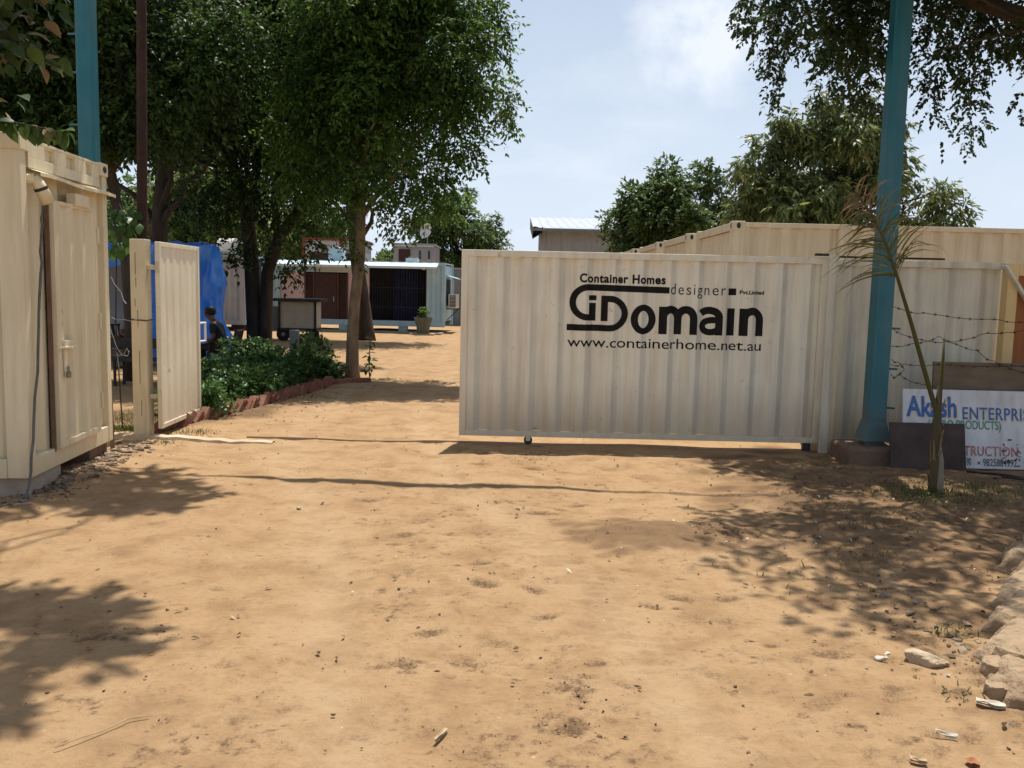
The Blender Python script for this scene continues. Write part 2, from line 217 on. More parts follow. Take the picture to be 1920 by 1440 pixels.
# ------------------------------------------------------------------ object helpers
ORIG = {}
def tag(o, label=None, cat=None, group=None, kind=None):
    if label: o['label'] = label
    if cat: o['category'] = cat
    if group: o['group'] = group
    if kind: o['kind'] = kind
    return o
def thing(name, label, cat, loc=(0, 0, 0), group=None):
    o = bpy.data.objects.new(name, None); COL.objects.link(o); o.location = loc; o.empty_display_size = 0.2
    ORIG[o] = Vector(loc); return tag(o, label, cat, group)
def link_mesh(name, me, mat, parent=None, loc=None):
    o = bpy.data.objects.new(name, me); COL.objects.link(o)
    if mat: me.materials.append(mat)
    if parent:
        org = ORIG[parent]; me.transform(Matrix.Translation(-org)); o.parent = parent; ORIG[o] = org
    elif loc is not None:
        me.transform(Matrix.Translation(-Vector(loc))); o.location = loc; ORIG[o] = Vector(loc)
    else: ORIG[o] = Vector((0, 0, 0))
    return o
class MB:
    def __init__(s): s.v = []; s.f = []
    def add(s, vs, fs):
        b = len(s.v); s.v += [tuple(v) for v in vs]; s.f += [tuple(i + b for i in f) for f in fs]; return s
    def box(s, x0, x1, y0, y1, z0, z1, mtx=None):
        vs = [Vector(p) for p in ((x0, y0, z0), (x1, y0, z0), (x1, y1, z0), (x0, y1, z0), (x0, y0, z1), (x1, y0, z1), (x1, y1, z1), (x0, y1, z1))]
        if mtx is not None: vs = [mtx @ v for v in vs]
        return s.add(vs, [(0, 3, 2, 1), (4, 5, 6, 7), (0, 1, 5, 4), (1, 2, 6, 5), (2, 3, 7, 6), (3, 0, 4, 7)])
    def bar(s, a, b, w, h=None, up=(0, 0, 1)):
        a, b = Vector(a), Vector(b); d = (b - a).normalized(); u = Vector(up)
        if abs(d.dot(u)) > 0.95: u = Vector((0, 1, 0))
        x = d.cross(u).normalized(); y = x.cross(d); h = h or w
        vs = [p + x * (sx * w / 2) + y * (sy * h / 2) for p in (a, b) for sx, sy in ((-1, -1), (1, -1), (1, 1), (-1, 1))]
        return s.add(vs, [(0, 1, 2, 3), (7, 6, 5, 4), (0, 4, 5, 1), (1, 5, 6, 2), (2, 6, 7, 3), (3, 7, 4, 0)])
    def tube(s, pts, rad, n=8, cap=True):
        pts = [Vector(p) for p in pts]; k = len(pts)
        if not hasattr(rad, '__len__'): rad = [rad] * k
        px = None; rings = []
        for i, p in enumerate(pts):
            d = (pts[min(i + 1, k - 1)] - pts[max(i - 1, 0)])
            d = d.normalized() if d.length > 1e-9 else Vector((0, 0, 1))
            if px is None:
                a = Vector((1, 0, 0)) if abs(d.x) < 0.9 else Vector((0, 1, 0)); px = (a - d * a.dot(d)).normalized()
            else:
                q = px - d * px.dot(d); px = q.normalized() if q.length > 1e-6 else px
            py = d.cross(px)
            rings.append([p + (px * math.cos(2 * PI * j / n) + py * math.sin(2 * PI * j / n)) * rad[i] for j in range(n)])
        fs = []
        for i in range(k - 1):
            for j in range(n):
                fs.append((i * n + j, i * n + (j + 1) % n, (i + 1) * n + (j + 1) % n, (i + 1) * n + j))
        if cap: fs += [tuple(range(n - 1, -1, -1)), tuple((k - 1) * n + j for j in range(n))]
        return s.add([v for r in rings for v in r], fs)
    def grid(s, fn, nu, nv):
        vs = [fn(i / nu, j / nv) for j in range(nv + 1) for i in range(nu + 1)]
        return s.add(vs, [(j * (nu + 1) + i, j * (nu + 1) + i + 1, (j + 1) * (nu + 1) + i + 1, (j + 1) * (nu + 1) + i) for j in range(nv) for i in range(nu)])
    def prism(s, poly, mtx, h):   # poly in xy, extruded to +h along z, placed with mtx
        n = len(poly); vs = [mtx @ Vector((x, y, 0)) for x, y in poly] + [mtx @ Vector((x, y, h)) for x, y in poly]
        return s.add(vs, [tuple(range(n - 1, -1, -1)), tuple(range(n, 2 * n))] + [(i, (i + 1) % n, n + (i + 1) % n, n + i) for i in range(n)])
    def blob(s, c, r, seed, n=2, jag=0.25, flat=1.0):
        bm = bmesh.new(); bmesh.ops.create_icosphere(bm, subdivisions=n, radius=1)
        rr = random.Random(seed); ks = [(Vector((rr.gauss(0, 1), rr.gauss(0, 1), rr.gauss(0, 1))).normalized(), rr.uniform(0.55, 1.0)) for _ in range(14)]
        vs = []
        for v in bm.verts:
            d = v.co.normalized(); m = 1.0
            for a, t in ks:
                q = d.dot(a)
                if q > 0.01 and jag > 0: m = min(m, t / q)
            d = d * (m * (1 + rr.uniform(-jag, jag) * 0.3)); vs.append(Vector(c) + Vector((d.x * r[0], d.y * r[1], d.z * r[2] * flat)))
        fs = [tuple(v.index for v in f.verts) for f in bm.faces]; bm.free()
        return s.add(vs, fs)
    def build(s, name, mat, parent=None, loc=None, smooth=False, bevel=0.0):
        me = bpy.data.meshes.new(name); me.from_pydata(s.v, [], s.f); me.update()
        o = link_mesh(name, me, mat, parent, loc)
        if smooth: me.polygons.foreach_set('use_smooth', [True] * len(me.polygons))
        if bevel:
            b = o.modifiers.new('bevel', 'BEVEL'); b.width = bevel; b.segments = 2; b.limit_method = 'ANGLE'
        return o
def rotz(a, c=(0, 0, 0)): return Matrix.Translation(Vector(c)) @ Matrix.Rotation(a, 4, 'Z')

# corrugated sheet: folds along s, offset along the normal
FOLD = (0.0, 0.27, 0.5, 0.77)
def prof(s, pitch, depth):
    t = (s / pitch) % 1.0
    if t < FOLD[1]: return 0.0
    if t < FOLD[2]: return -depth * (t - FOLD[1]) / (FOLD[2] - FOLD[1])
    if t < FOLD[3]: return -depth
    return -depth * (1 - (t - FOLD[3]) / (1 - FOLD[3]))
def fold_list(length, pitch):
    out = [0.0]; k = 0
    while k * pitch < length:
        for q in FOLD:
            x = (k + q) * pitch
            if 1e-4 < x < length - 1e-4: out.append(x)
        k += 1
    return out + [length]
def corr(mb, p0, p1, z0, z1, nrm, pitch=0.278, depth=0.036):
    p0, p1, nrm = Vector((*p0, 0)), Vector((*p1, 0)), Vector((*nrm, 0)); L = (p1 - p0).length; d = (p1 - p0) / L
    ss = fold_list(L, pitch); vs = []
    for s in ss:
        q = p0 + d * s + nrm * prof(s, pitch, depth); vs += [(q.x, q.y, z0), (q.x, q.y, z1)]
    n = len(ss); fs = [(2 * i, 2 * i + 2, 2 * i + 3, 2 * i + 1) for i in range(n - 1)]
    if Vector((d.y, -d.x, 0)).dot(nrm) < 0: fs = [f[::-1] for f in fs]
    mb.add(vs, fs)

# ------------------------------------------------------------------ ground
NG = {}
def vnoise(x, y, seed):
    g = NG.setdefault(seed, None)
    if g is None: g = NG[seed] = np.random.default_rng(seed).random((256, 256))
    xi = np.floor(x).astype(int); yi = np.floor(y).astype(int); fx = x - xi; fy = y - yi
    fx = fx * fx * (3 - 2 * fx); fy = fy * fy * (3 - 2 * fy)
    a = g[xi % 256, yi % 256]; b = g[(xi + 1) % 256, yi % 256]; c = g[xi % 256, (yi + 1) % 256]; d = g[(xi + 1) % 256, (yi + 1) % 256]
    return (a * (1 - fx) + b * fx) * (1 - fy) + (c * (1 - fx) + d * fx) * fy
def base_h(x, y):
    x = np.asarray(x, float); y = np.asarray(y, float)
    h = 0.035 * (vnoise(x * 0.8 + 40, y * 0.8 + 9, 1) - 0.5) + 0.022 * (vnoise(x * 2.3 + 7, y * 2.3 + 77, 2) - 0.5)
    fade = np.clip((y - 1) / 2, 0, 1)
    h = h * fade
    h += 0.06 * np.exp(-(((x - 4.2) / 1.1) ** 2 + ((y - 7.4) / 0.8) ** 2))            # mound under the sapling
    h += 0.05 * np.exp(-(((x - 3.0) / 0.55) ** 2 + ((y - 6.0) / 0.9) ** 2))
    h += 0.045 * np.exp(-(((x - 0.95) / 0.5) ** 2 + ((y - 6.1) / 0.22) ** 2))          # dug-over patch
    h += 0.06 * np.exp(-(((x + 3.75) / 0.30) ** 2 + ((y - 7.5) / 1.3) ** 2))           # rubble bank under the cabin
    h += 0.05 * np.exp(-(((x + 4.3) / 1.0) ** 2 + ((y - 13.5) / 3.0) ** 2))            # planting bed
    return h
def gz(x, y): return float(base_h(x, y))

def make_ground():
    ys = [-40, -15, -6, -2, 0.5, 1.5, 2.2]; y = 2.5
    while y < 36: ys.append(y); y += 0.0045 * y
    while y < 900: ys.append(y); y *= 1.12
    ys.append(1500)
    xs = list(np.arange(-4.2, 4.2001, 0.017)); dx = 0.017; x = 4.2
    side = []
    while x < 1400: dx *= 1.07; x += dx; side.append(x)
    xs = [-q for q in side[::-1]] + xs + side
    X, Y = np.meshgrid(np.array(xs), np.array(ys)); ny, nx = X.shape
    Z = base_h(X, Y); scuff = np.zeros_like(Z); damp = np.zeros_like(Z)
    xa = np.array(xs); ya = np.array(ys); rg = np.random.default_rng(5)
    def splat(cx, cy, rx, ry, ang, dz, sc, arr_d=None):
        m = max(rx, ry) * 2.2
        i0, i1 = np.searchsorted(xa, [cx - m, cx + m]); j0, j1 = np.searchsorted(ya, [cy - m, cy + m])
        if i1 <= i0 or j1 <= j0: return
        x_ = X[j0:j1, i0:i1] - cx; y_ = Y[j0:j1, i0:i1] - cy; c, s = math.cos(ang), math.sin(ang)
        u = (x_ * c + y_ * s) / rx; v = (-x_ * s + y_ * c) / ry; q = u * u + v * v
        Z[j0:j1, i0:i1] += dz * np.exp(-q) * (1 - 0.75 * q)
        if sc: scuff[j0:j1, i0:i1] = np.maximum(scuff[j0:j1, i0:i1], sc * np.exp(-q * 0.8))
        if arr_d: damp[j0:j1, i0:i1] = np.maximum(damp[j0:j1, i0:i1], arr_d * np.exp(-q ** 1.6))
    # foot prints, hoof scuffs and tyre scrapes, thicker along a few trails
    trails = [(-0.9, 7.0, 0.25, 3.6, 26), (-1.3, 9.0, 0.9, 3.2, 60), (0.25, 8.9, 0.45, 3.0, 60), (0.1, 12, -0.3, 3.3, 60), (1.0, 5.2, 1.5, 3.2, 30), (-0.3, 8.7, 1.7, 7.6, 28), (2.0, 3.3, 1.6, 4.0, 20)]
    for x0, y0, x1, y1, n in trails:
        for _ in range(n):
            t = rg.random(); cx = x0 + (x1 - x0) * t + rg.normal(0, 0.28); cy = y0 + (y1 - y0) * t + rg.normal(0, 0.25)
            k = 0.45 + 1.5 * rg.random() ** 2.2
            splat(cx, cy, 0.07 * k, 0.035 * k, rg.uniform(-0.7, 0.7), -0.010 * k, rg.choice([0.1, 0.3, 0.5, 0.8]))
    for _ in range(2400):
        cy = 2.6 + 14 * rg.random() ** 1.6; cx = rg.uniform(-0.45 * cy - 0.5, 0.45 * cy + 0.5); k = rg.uniform(0.4, 1.3)
        splat(cx, cy, 0.06 * k, 0.032 * k, rg.uniform(-1.2, 1.2), -0.0045 * k * rg.choice([-0.6, 1, 1]), rg.choice([0, 0, 0.15, 0.3, 0.5]))
    for _ in range(230):                          # broad smudges of loose darker earth made of many small specks
        cy = 2.8 + 11 * rg.random() ** 1.5; cx = rg.normal(-0.1 if cy < 6 else -0.5, 0.16 * cy + .25); a = rg.uniform(.08, .3); b = a * rg.uniform(.4, .9); q = rg.uniform(.2, .75)
        splat(cx, cy, a * 1.3, b * 1.3, rg.uniform(-.6, .6), 0, .22 * q)
        for _k in range(int(10 + 40 * a)): splat(cx + rg.normal(0, a * .6), cy + rg.normal(0, b * .6), rg.uniform(.012, .035), rg.uniform(.010, .022), rg.uniform(-1, 1), rg.uniform(-.004, .003), q * rg.uniform(.5, 1.2))
    for cx, cy, a, b, s in [(-1.85, 4.1, .24, .10, .9), (0.25, 8.75, .22, .30, .8), (-.05, 6.95, .16, .05, .9), (.22, 6.6, .12, .05, 1.), (.3, 3.62, .12, .15, .9), (.25, 3.3, .10, .08, .9), (-.6, 5.1, .2, .1, .6), (-.45, 4.75, .18, .1, .7), (-.85, 9.0, .25, .18, .6), (-.3, 9.1, .25, .1, .5), (-.08, 5.6, .25, .2, .5), (-.2, 3.9, .12, .08, .5), (-.8, 3.85, .2, .06, .6), (-.45, 3.85, .07, .06, .9), (0.9, 4.9, .3, .2, .35), (2.0, 3.35, .3, .3, .6), (-.7, 6.4, .25, .12, .5)]:
        for _ in range(16):
            splat(cx + rg.normal(0, a * .55), cy + rg.normal(0, b * .55), .045, .028, rg.uniform(-1, 1), rg.uniform(-.012, .004), s * rg.uniform(.5, 1))
    for _ in range(120):   # damp dug patch
        splat(0.95 + rg.normal(0, .26), 6.05 + rg.normal(0, .17), .12, .08, rg.uniform(-1, 1), rg.uniform(-.004, .006), .25, .8)
    for _ in range(50): splat(1.5 + rg.normal(0, .09), 6.15 + rg.normal(0, .16), .05, .03, rg.uniform(-1, 1), rg.uniform(-.012, .016), .9)
    for k in range(12):  # tyre tread marks
        splat(1.0 + k * .045, 7.05 + .02 * k, .012, .13, -0.5, -.006, .25)
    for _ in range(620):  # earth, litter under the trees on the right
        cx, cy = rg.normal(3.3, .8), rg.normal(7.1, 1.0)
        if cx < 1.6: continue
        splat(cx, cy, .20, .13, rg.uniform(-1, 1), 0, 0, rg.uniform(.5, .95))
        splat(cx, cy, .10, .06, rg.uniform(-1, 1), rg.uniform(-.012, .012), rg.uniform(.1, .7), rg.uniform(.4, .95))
    for _ in range(160):
        cx, cy = rg.normal(2.35, .28), rg.normal(4.2, .7)
        splat(cx, cy, .06, .04, rg.uniform(-1, 1), rg.uniform(-.012, .014), rg.uniform(.2, .8), rg.uniform(.1, .5))
    for _ in range(200):  # leaf mould in the planting bed
        cx, cy = rg.normal(-4.3, .45), rg.uniform(10.3, 17.5)
        splat(cx, cy, .25, .25, 0, rg.uniform(-.01, .02), .6, .8)
    packed = np.zeros_like(Z)
    for k in (-0.72, 0.72):                       # two wheel tracks swinging in through the gateway
        cx = np.interp(Y, [2.5, 5, 8, 11, 16, 30], [0.25, -0.3, -1.3, -1.9, -1.9, -1.2]) + k + 0.05 * np.sin(Y * 1.3 + k)
        band = np.exp(-((X - cx) / 0.17) ** 2) * np.clip((Y - 1) / 2, 0, 1) * np.clip((34 - Y) / 10, 0, 1)
        packed = np.maximum(packed, band); Z -= 0.012 * band; scuff *= (1 - 0.65 * band)
        Z += 0.004 * band * np.sign(np.sin((Y + 0.35 * np.abs(X - cx)) * 62)) * (vnoise(X * 2, Y * 0.7, 8) > 0.55)
        for e in (-0.2, 0.2): Z += 0.007 * np.exp(-((X - cx - e) / 0.05) ** 2) * vnoise(X * 3, Y * 3, 12) * np.clip((Y - 1) / 2, 0, 1) * np.clip((34 - Y) / 10, 0, 1)
    fine = (vnoise(X * 9, Y * 9, 3) - 0.5) * 0.010 + (vnoise(X * 21, Y * 21, 4) - 0.5) * 0.005
    Z += fine * np.clip((40 - Y) / 20, 0, 1) * np.clip((Y - 1.5), 0, 1) * (1 + 1.6 * damp)
    me = bpy.data.meshes.new('ground')
    me.vertices.add(nx * ny); me.vertices.foreach_set('co', np.stack([X, Y, Z], -1).astype(np.float32).ravel())
    idx = np.arange(nx * ny).reshape(ny, nx); q = np.stack([idx[:-1, :-1], idx[:-1, 1:], idx[1:, 1:], idx[1:, :-1]], -1).reshape(-1, 4)
    me.loops.add(q.size); me.loops.foreach_set('vertex_index', q.ravel().astype(np.int32))
    me.polygons.add(len(q)); me.polygons.foreach_set('loop_start', np.arange(0, q.size, 4, dtype=np.int32)); me.polygons.foreach_set('use_smooth', np.ones(len(q), bool))
    for nme, arr in (('scuff', scuff), ('damp', damp), ('packed', packed)):
        a = me.attributes.new(nme, 'FLOAT', 'POINT'); a.data.foreach_set('value', arr.astype(np.float32).ravel())
    me.update(); me.validate()
    m = bpy.data.materials.new('sandy_earth'); m.use_nodes = True; t = m.node_tree; L = t.links.new; b = t.nodes['Principled BSDF']
    b.inputs['Roughness'].default_value = 0.95; b.inputs['Specular IOR Level'].default_value = 0.12
    geo = N(t, 'ShaderNodeNewGeometry')
    def noise(sc, det=6, ro=0.6):
        n = N(t, 'ShaderNodeTexNoise'); n.inputs['Scale'].default_value = sc; n.inputs['Detail'].default_value = det; n.inputs['Roughness'].default_value = ro; L(geo.outputs['Position'], n.inputs['Vector']); return n
    def rng(src, a, b_, lo=0.0, hi=1.0):
        n = N(t, 'ShaderNodeMapRange'); n.inputs['From Min'].default_value = a; n.inputs['From Max'].default_value = b_; n.inputs['To Min'].default_value = lo; n.inputs['To Max'].default_value = hi; L(src, n.inputs[0]); return n.outputs[0]
    def mix(f, a, c):
        n = N(t, 'ShaderNodeMix', data_type='RGBA'); L(f, n.inputs[0])
        if isinstance(a, tuple): n.inputs[6].default_value = (*a, 1)
        else: L(a, n.inputs[6])
        n.inputs[7].default_value = (*c, 1); return n.outputs[2]
    def mul(a, c):
        n = N(t, 'ShaderNodeMath', operation='MULTIPLY'); L(a, n.inputs[0])
        if isinstance(c, float): n.inputs[1].default_value = c
        else: L(c, n.inputs[1])
        return n.outputs[0]
    big = noise(0.55); mid = noise(3.2, 8, 0.62); finen = noise(28, 8, 0.7); grain = noise(170, 3, 0.7); crumb = noise(75, 6, 0.75)
    c = mix(rng(big.outputs[0], 0.3, 0.7), (0.400, 0.258, 0.135), (0.345, 0.213, 0.106))
    c = mix(rng(mid.outputs[0], 0.45, 0.75, 0, 0.55), c, (0.44, 0.298, 0.172))
    c = mix(rng(mid.outputs[0], 0.52, 0.28, 0, 0.75), c, (0.255, 0.150, 0.078)); smud = noise(7.5, 9, 0.72); c = mix(rng(smud.outputs[0], 0.55, 0.70, 0, 0.5), c, (0.20, 0.115, 0.062))
    c = mix(rng(finen.outputs[0], 0.53, 0.70, 0, 0.6), c, (0.25, 0.145, 0.075))
    c = mix(rng(grain.outputs[0], 0.58, 0.70, 0, 0.35), c, (0.21, 0.125, 0.07))
    at0 = N(t, 'ShaderNodeAttribute', attribute_name='packed'); c = mix(mul(at0.outputs['Fac'], rng(mid.outputs[0], 0.3, 0.6, 0.08, 0.36)), c, (0.46, 0.325, 0.195))
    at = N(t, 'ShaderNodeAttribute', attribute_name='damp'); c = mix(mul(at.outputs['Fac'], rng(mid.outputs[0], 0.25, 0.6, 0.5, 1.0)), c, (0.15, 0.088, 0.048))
    a2 = N(t, 'ShaderNodeAttribute', attribute_name='scuff'); sca = N(t, 'ShaderNodeMath', operation='MULTIPLY_ADD'); L(a2.outputs['Fac'], sca.inputs[0]); sca.inputs[1].default_value = 0.34; L(crumb.outputs[0], sca.inputs[2]); scb = N(t, 'ShaderNodeMath', operation='MULTIPLY_ADD'); L(finen.outputs[0], scb.inputs[0]); scb.inputs[1].default_value = 0.5; L(sca.outputs[0], scb.inputs[2]); sc = mul(rng(scb.outputs[0], 0.80, 1.04), rng(a2.outputs['Fac'], 0.02, 0.5)); c = mix(mul(sc, 0.88), c, (0.125, 0.076, 0.043))
    vo = N(t, 'ShaderNodeTexVoronoi'); vo.inputs['Scale'].default_value = 16; L(geo.outputs['Position'], vo.inputs['Vector'])
    sepc = N(t, 'ShaderNodeSeparateColor'); L(vo.outputs['Color'], sepc.inputs[0])
    dots = mul(rng(vo.outputs['Distance'], 0.13, 0.09), rng(sepc.outputs[0], 0.80, 0.82)); c = mix(mul(dots, 0.75), c, (0.12, 0.07, 0.04))
    vo2 = N(t, 'ShaderNodeTexVoronoi'); vo2.inputs['Scale'].default_value = 11; L(geo.outputs['Position'], vo2.inputs['Vector'])
    sp2 = N(t, 'ShaderNodeSeparateColor'); L(vo2.outputs['Color'], sp2.inputs[0])
    d2 = mul(rng(vo2.outputs['Distance'], 0.09, 0.06), rng(sp2.outputs[1], 0.90, 0.92)); c = mix(mul(d2, 0.7), c, (0.52, 0.42, 0.3))
    L(c, b.inputs['Base Color'])
    hsum = N(t, 'ShaderNodeMath', operation='MULTIPLY_ADD'); hsum.inputs[1].default_value = 0.35; L(grain.outputs[0], hsum.inputs[0]); L(finen.outputs[0], hsum.inputs[2])
    bp = N(t, 'ShaderNodeBump'); bp.inputs['Strength'].default_value = 0.8; bp.inputs['Distance'].default_value = 0.02; L(hsum.outputs[0], bp.inputs['Height']); L(bp.outputs[0], b.inputs['Normal'])
    tag(link_mesh('ground', me, m), 'sandy tan earth yard running through the gateway', 'ground', kind='structure')
make_ground()

# ------------------------------------------------------------------ foliage helpers
def unit(a): return a / np.maximum(np.linalg.norm(a, axis=-1, keepdims=True), 1e-9)
def leaf_mesh(name, pos, d, nrm, L, Wd, mat, parent, bend=0.12, smooth=True):
    """pos,d,nrm (N,3); L,Wd (N,). folded pointed leaf: 6 verts, 4 tris"""
    n = len(pos); d = unit(d); side = unit(np.cross(d, nrm)); nrm = np.cross(side, d)
    L = L[:, None]; Wd = Wd[:, None]
    v = np.empty((n, 6, 3), np.float32)
    v[:, 0] = pos; v[:, 1] = pos + d * L * .38 + side * Wd * .5 + nrm * Wd * .16
    v[:, 2] = pos + d * L * .38 - side * Wd * .5 + nrm * Wd * .16
    v[:, 3] = pos + d * L * .72 + side * Wd * .33 - nrm * L * bend * .3; v[:, 4] = pos + d * L * .72 - side * Wd * .33 - nrm * L * bend * .3
    v[:, 5] = pos + d * L - nrm * L * bend
    org = np.array(ORIG[parent]) if parent else 0.0
    v -= org
    tri = np.array([[0, 1, 2], [1, 3, 4], [1, 4, 2], [3, 5, 4]]); f = (np.arange(n)[:, None, None] * 6 + tri[None]).reshape(-1, 3).astype(np.int32)
    me = bpy.data.meshes.new(name); me.vertices.add(n * 6); me.vertices.foreach_set('co', v.astype(np.float32).ravel())
    me.loops.add(f.size); me.loops.foreach_set('vertex_index', f.ravel()); me.polygons.add(len(f)); me.polygons.foreach_set('loop_start', np.arange(0, f.size, 3, dtype=np.int32))
    me.update(); me.validate(); me.materials.append(mat)
    o = bpy.data.objects.new(name, me); COL.objects.link(o)
    if parent: o.parent = parent; ORIG[o] = ORIG[parent]
    return o
def sprigs(clumps, n, slen, per, L, Wd, droop, seed, shell=0.45, pair=True, sag=0.35):
    """clumps: (x,y,z,rx,ry,rz). returns leaf arrays"""
    rg = np.random.default_rng(seed); c = np.array(clumps, float); vol = (c[:, 3] * c[:, 4] * c[:, 5]) ** 0.75; k = rg.choice(len(c), n, p=vol / vol.sum())
    u = unit(rg.normal(size=(n, 3))); rad = rg.random(n) ** shell
    start = c[k, :3] + u * c[k, 3:6] * rad[:, None]
    d = unit(u * 0.75 + rg.normal(size=(n, 3)) * 0.5 + np.array([0, 0, -droop]))
    sl = slen * rg.uniform(.6, 1.3, n); side0 = unit(np.cross(d, rg.normal(size=(n, 3)) * .4 + np.array([0, 0, 1.])))
    P, D, NN, LL, WW = [], [], [], [], []
    for j in range(per):
        t = (j // 2 + 1) / (per / 2 + .5) if pair else (j + 1) / per
        sg = 1 if j % 2 else -1
        p = start + d * (sl * t)[:, None] + np.array([0, 0, -1.]) * (sag * sl * t * t)[:, None]
        tip = j == per - 1
        dd = d * (1.2 if tip else .55) + side0 * (0 if tip else sg * .8) + rg.normal(size=(n, 3)) * .28 + np.array([0, 0, -droop * .5])
        nn = np.array([0, 0, 1.]) + rg.normal(size=(n, 3)) * .55
        s = rg.uniform(.7, 1.25, n)
        P.append(p); D.append(dd); NN.append(nn); LL.append(L * s); WW.append(Wd * s)
    return np.concatenate(P), np.concatenate(D), np.concatenate(NN), np.concatenate(LL), np.concatenate(WW)
def crown(parent, clumps, n, slen, per, L, Wd, droop, mat, seed, name='crown', **kw):
    return leaf_mesh(name, *sprigs(clumps, n, slen, per, L, Wd, droop, seed, **kw), mat, parent)
def fill(cx, cy, cz, rx, ry, rz, n, r, seed, lo=0.55, hi=1.0, zmin=None):
    """small clumps spread through an ellipsoid"""
    rr = random.Random(seed); out = []
    while len(out) < n:
        v = Vector((rr.gauss(0, 1), rr.gauss(0, 1), rr.gauss(0, 1))).normalized() * (rr.uniform(lo, hi))
        p = (cx + v.x * rx, cy + v.y * ry, cz + v.z * rz)
        if zmin is not None and p[2] < zmin: continue
        s = rr.uniform(.65, 1.3); out.append((*p, r * s, r * s, r * s * .8))
    return out
def wob(a, b, n, amp, rr, sag=0.0):
    a, b = Vector(a), Vector(b); pts = []
    for i in range(n + 1):
        t = i / n; w = amp * math.sin(PI * t); p = a.lerp(b, t) + Vector((rr.gauss(0, w), rr.gauss(0, w), rr.gauss(0, w * .5))); p.z += sag * math.sin(PI * t); pts.append(p)
    return pts
def limbs(mb, start, ends, r0, r1, seed, n=6, amp=.09, lift=.25):
    rr = random.Random(seed)
    for e in ends:
        e = Vector(e[:3]); pts = wob(start, e, n, amp, rr, lift * (e - Vector(start)).length * .3)
        mb.tube(pts, [r0 + (r1 - r0) * (i / n) ** .8 for i in range(n + 1)], 6)

# ------------------------------------------------------------------ the cream cabin on the left
CA = rotz(0.087, (-3.65, 6.62, 0))          # local: x=0 door face (faces +x), y along it, -x to the left
def cab(x, y, z=0): return CA @ Vector((x, y, z))
LEN = 1.74; ZB, ZT = 0.17, 2.75
cabin = thing('cargo_cabin', 'cream steel container cabin with a corrugated door, raised on blocks beside the entrance', 'cabin', (-4.8, 7.5, 0))
mb = MB()
corr(mb, cab(-0.05, 0.11).xy, cab(-0.05, LEN - 0.1).xy, ZB + .14, ZT - .2, (CA.to_3x3() @ Vector((1, 0, 0))).xy, 0.29, 0.045)
mb.build('door_wall', M['cream'], cabin)
mb = MB(); corr(mb, cab(-3.2, 0.06).xy, cab(-0.16, 0.06).xy, ZB + .14, ZT - .1, (CA.to_3x3() @ Vector((0, -1, 0))).xy, 0.29, 0.04)
mb.box(-3.2, -.1, LEN - .05, LEN - .03, ZB, ZT - .05, CA); mb.box(-3.2, -3.18, .05, LEN - .03, ZB, ZT - .05, CA); mb.build('side_wall', M['cream'], cabin)
for (x0, x1, y0, y1) in ((-.17, 0, 0, .11), (-.15, 0, LEN - .10, LEN)):
    MB().box(x0, x1, y0, y1, ZB, ZT - .115, CA).build('corner_post', M['cream'], cabin, bevel=.008)
for (y0, y1) in ((-.01, .16), (LEN - .16, LEN + .01)):   # castings
    mb = MB().box(-.17, .012, y0, y1, ZT - .118, ZT, CA); o = mb.build('corner_casting', M['cream'], cabin, bevel=.006)
    if y0 < 0: continue
    h = MB(); h.prism([(.030 * math.cos(a), .045 * math.sin(a)) for a in np.linspace(0, 2 * PI, 14, endpoint=False)], CA @ Matrix.Translation((.0125, (y0 + y1) / 2, ZT - .06)) @ Matrix.Rotation(PI / 2, 4, 'Y'), .002); h.build('casting_hole', M['dark'], o)
# top rail with three pressed recesses
mb = MB(); mb.box(-.06, -.005, .16, LEN - .16, ZT - .035, ZT - .012, CA); mb.box(-.06, -.005, .16, LEN - .16, ZT - .23, ZT - .15, CA); mb.box(-.06, -.045, .16, LEN - .16, ZT - .15, ZT - .035, CA)
ys_ = [.16, .45, .64, .86, 1.05, 1.27, 1.42, LEN - .16]
for i in range(0, 8, 2): mb.box(-.045, -.006, ys_[i], ys_[i + 1], ZT - .15, ZT - .035, CA)
mb.build('top_rail', M['cream'], cabin, bevel=.004)
MB().box(-.08, -.004, .11, LEN - .10, ZB + .0, ZB + .15, CA).build('bottom_rail', M['cream'], cabin, bevel=.006)
for z0, z1 in ((ZB, ZB + .15), (ZT - .12, ZT - .01)): MB().box(-3.2, -.17, -.004, .04, z0, z1, CA).build('side_rail', M['cream'], cabin, bevel=.006)
MB().box(-3.2, -.02, .02, LEN - .02, ZT - .05, ZT - .015, CA).build('roof', M['cream'], cabin)
# rain hood
mb = MB(); n_ = 10
def hood(u, v): return cab(-.02 + .10 * v, .16 + (LEN - .16) * u, ZT - .235 - .030 * v - .012 * u + .007 * math.sin(u * 9))
mb.grid(hood, n_, 3); mb.grid(lambda u, v: hood(u, v) - Vector((0, 0, .012)), n_, 3)
mb.grid(lambda u, v: hood(u, 1) - Vector((0, 0, .028 * v)), n_, 1); mb.grid(lambda u, v: hood(1, v) - Vector((0, 0, .03 * u)), 1, 3)
mb.build('rain_hood', M['cream'], cabin)
MB().box(-.02, .06, .86, 1.16, 2.30, 2.40, CA).build('junction_box', M['cream'], cabin, bevel=.006)
door = MB(); DY0, DY1, DZ0, DZ1 = .46, 1.36, .315, 2.31
corr(door, cab(.03, DY0 + .09).xy, cab(.03, DY1 - .02).xy, DZ0 + .05, DZ1 - .02, (CA.to_3x3() @ Vector((1, 0, 0))).xy, 0.25, 0.04)
door.box(-.02, .036, DY0 + .02, DY0 + .10, DZ0, DZ1, CA); door.box(-.02, .036, DY1 - .03, DY1, DZ0, DZ1, CA)
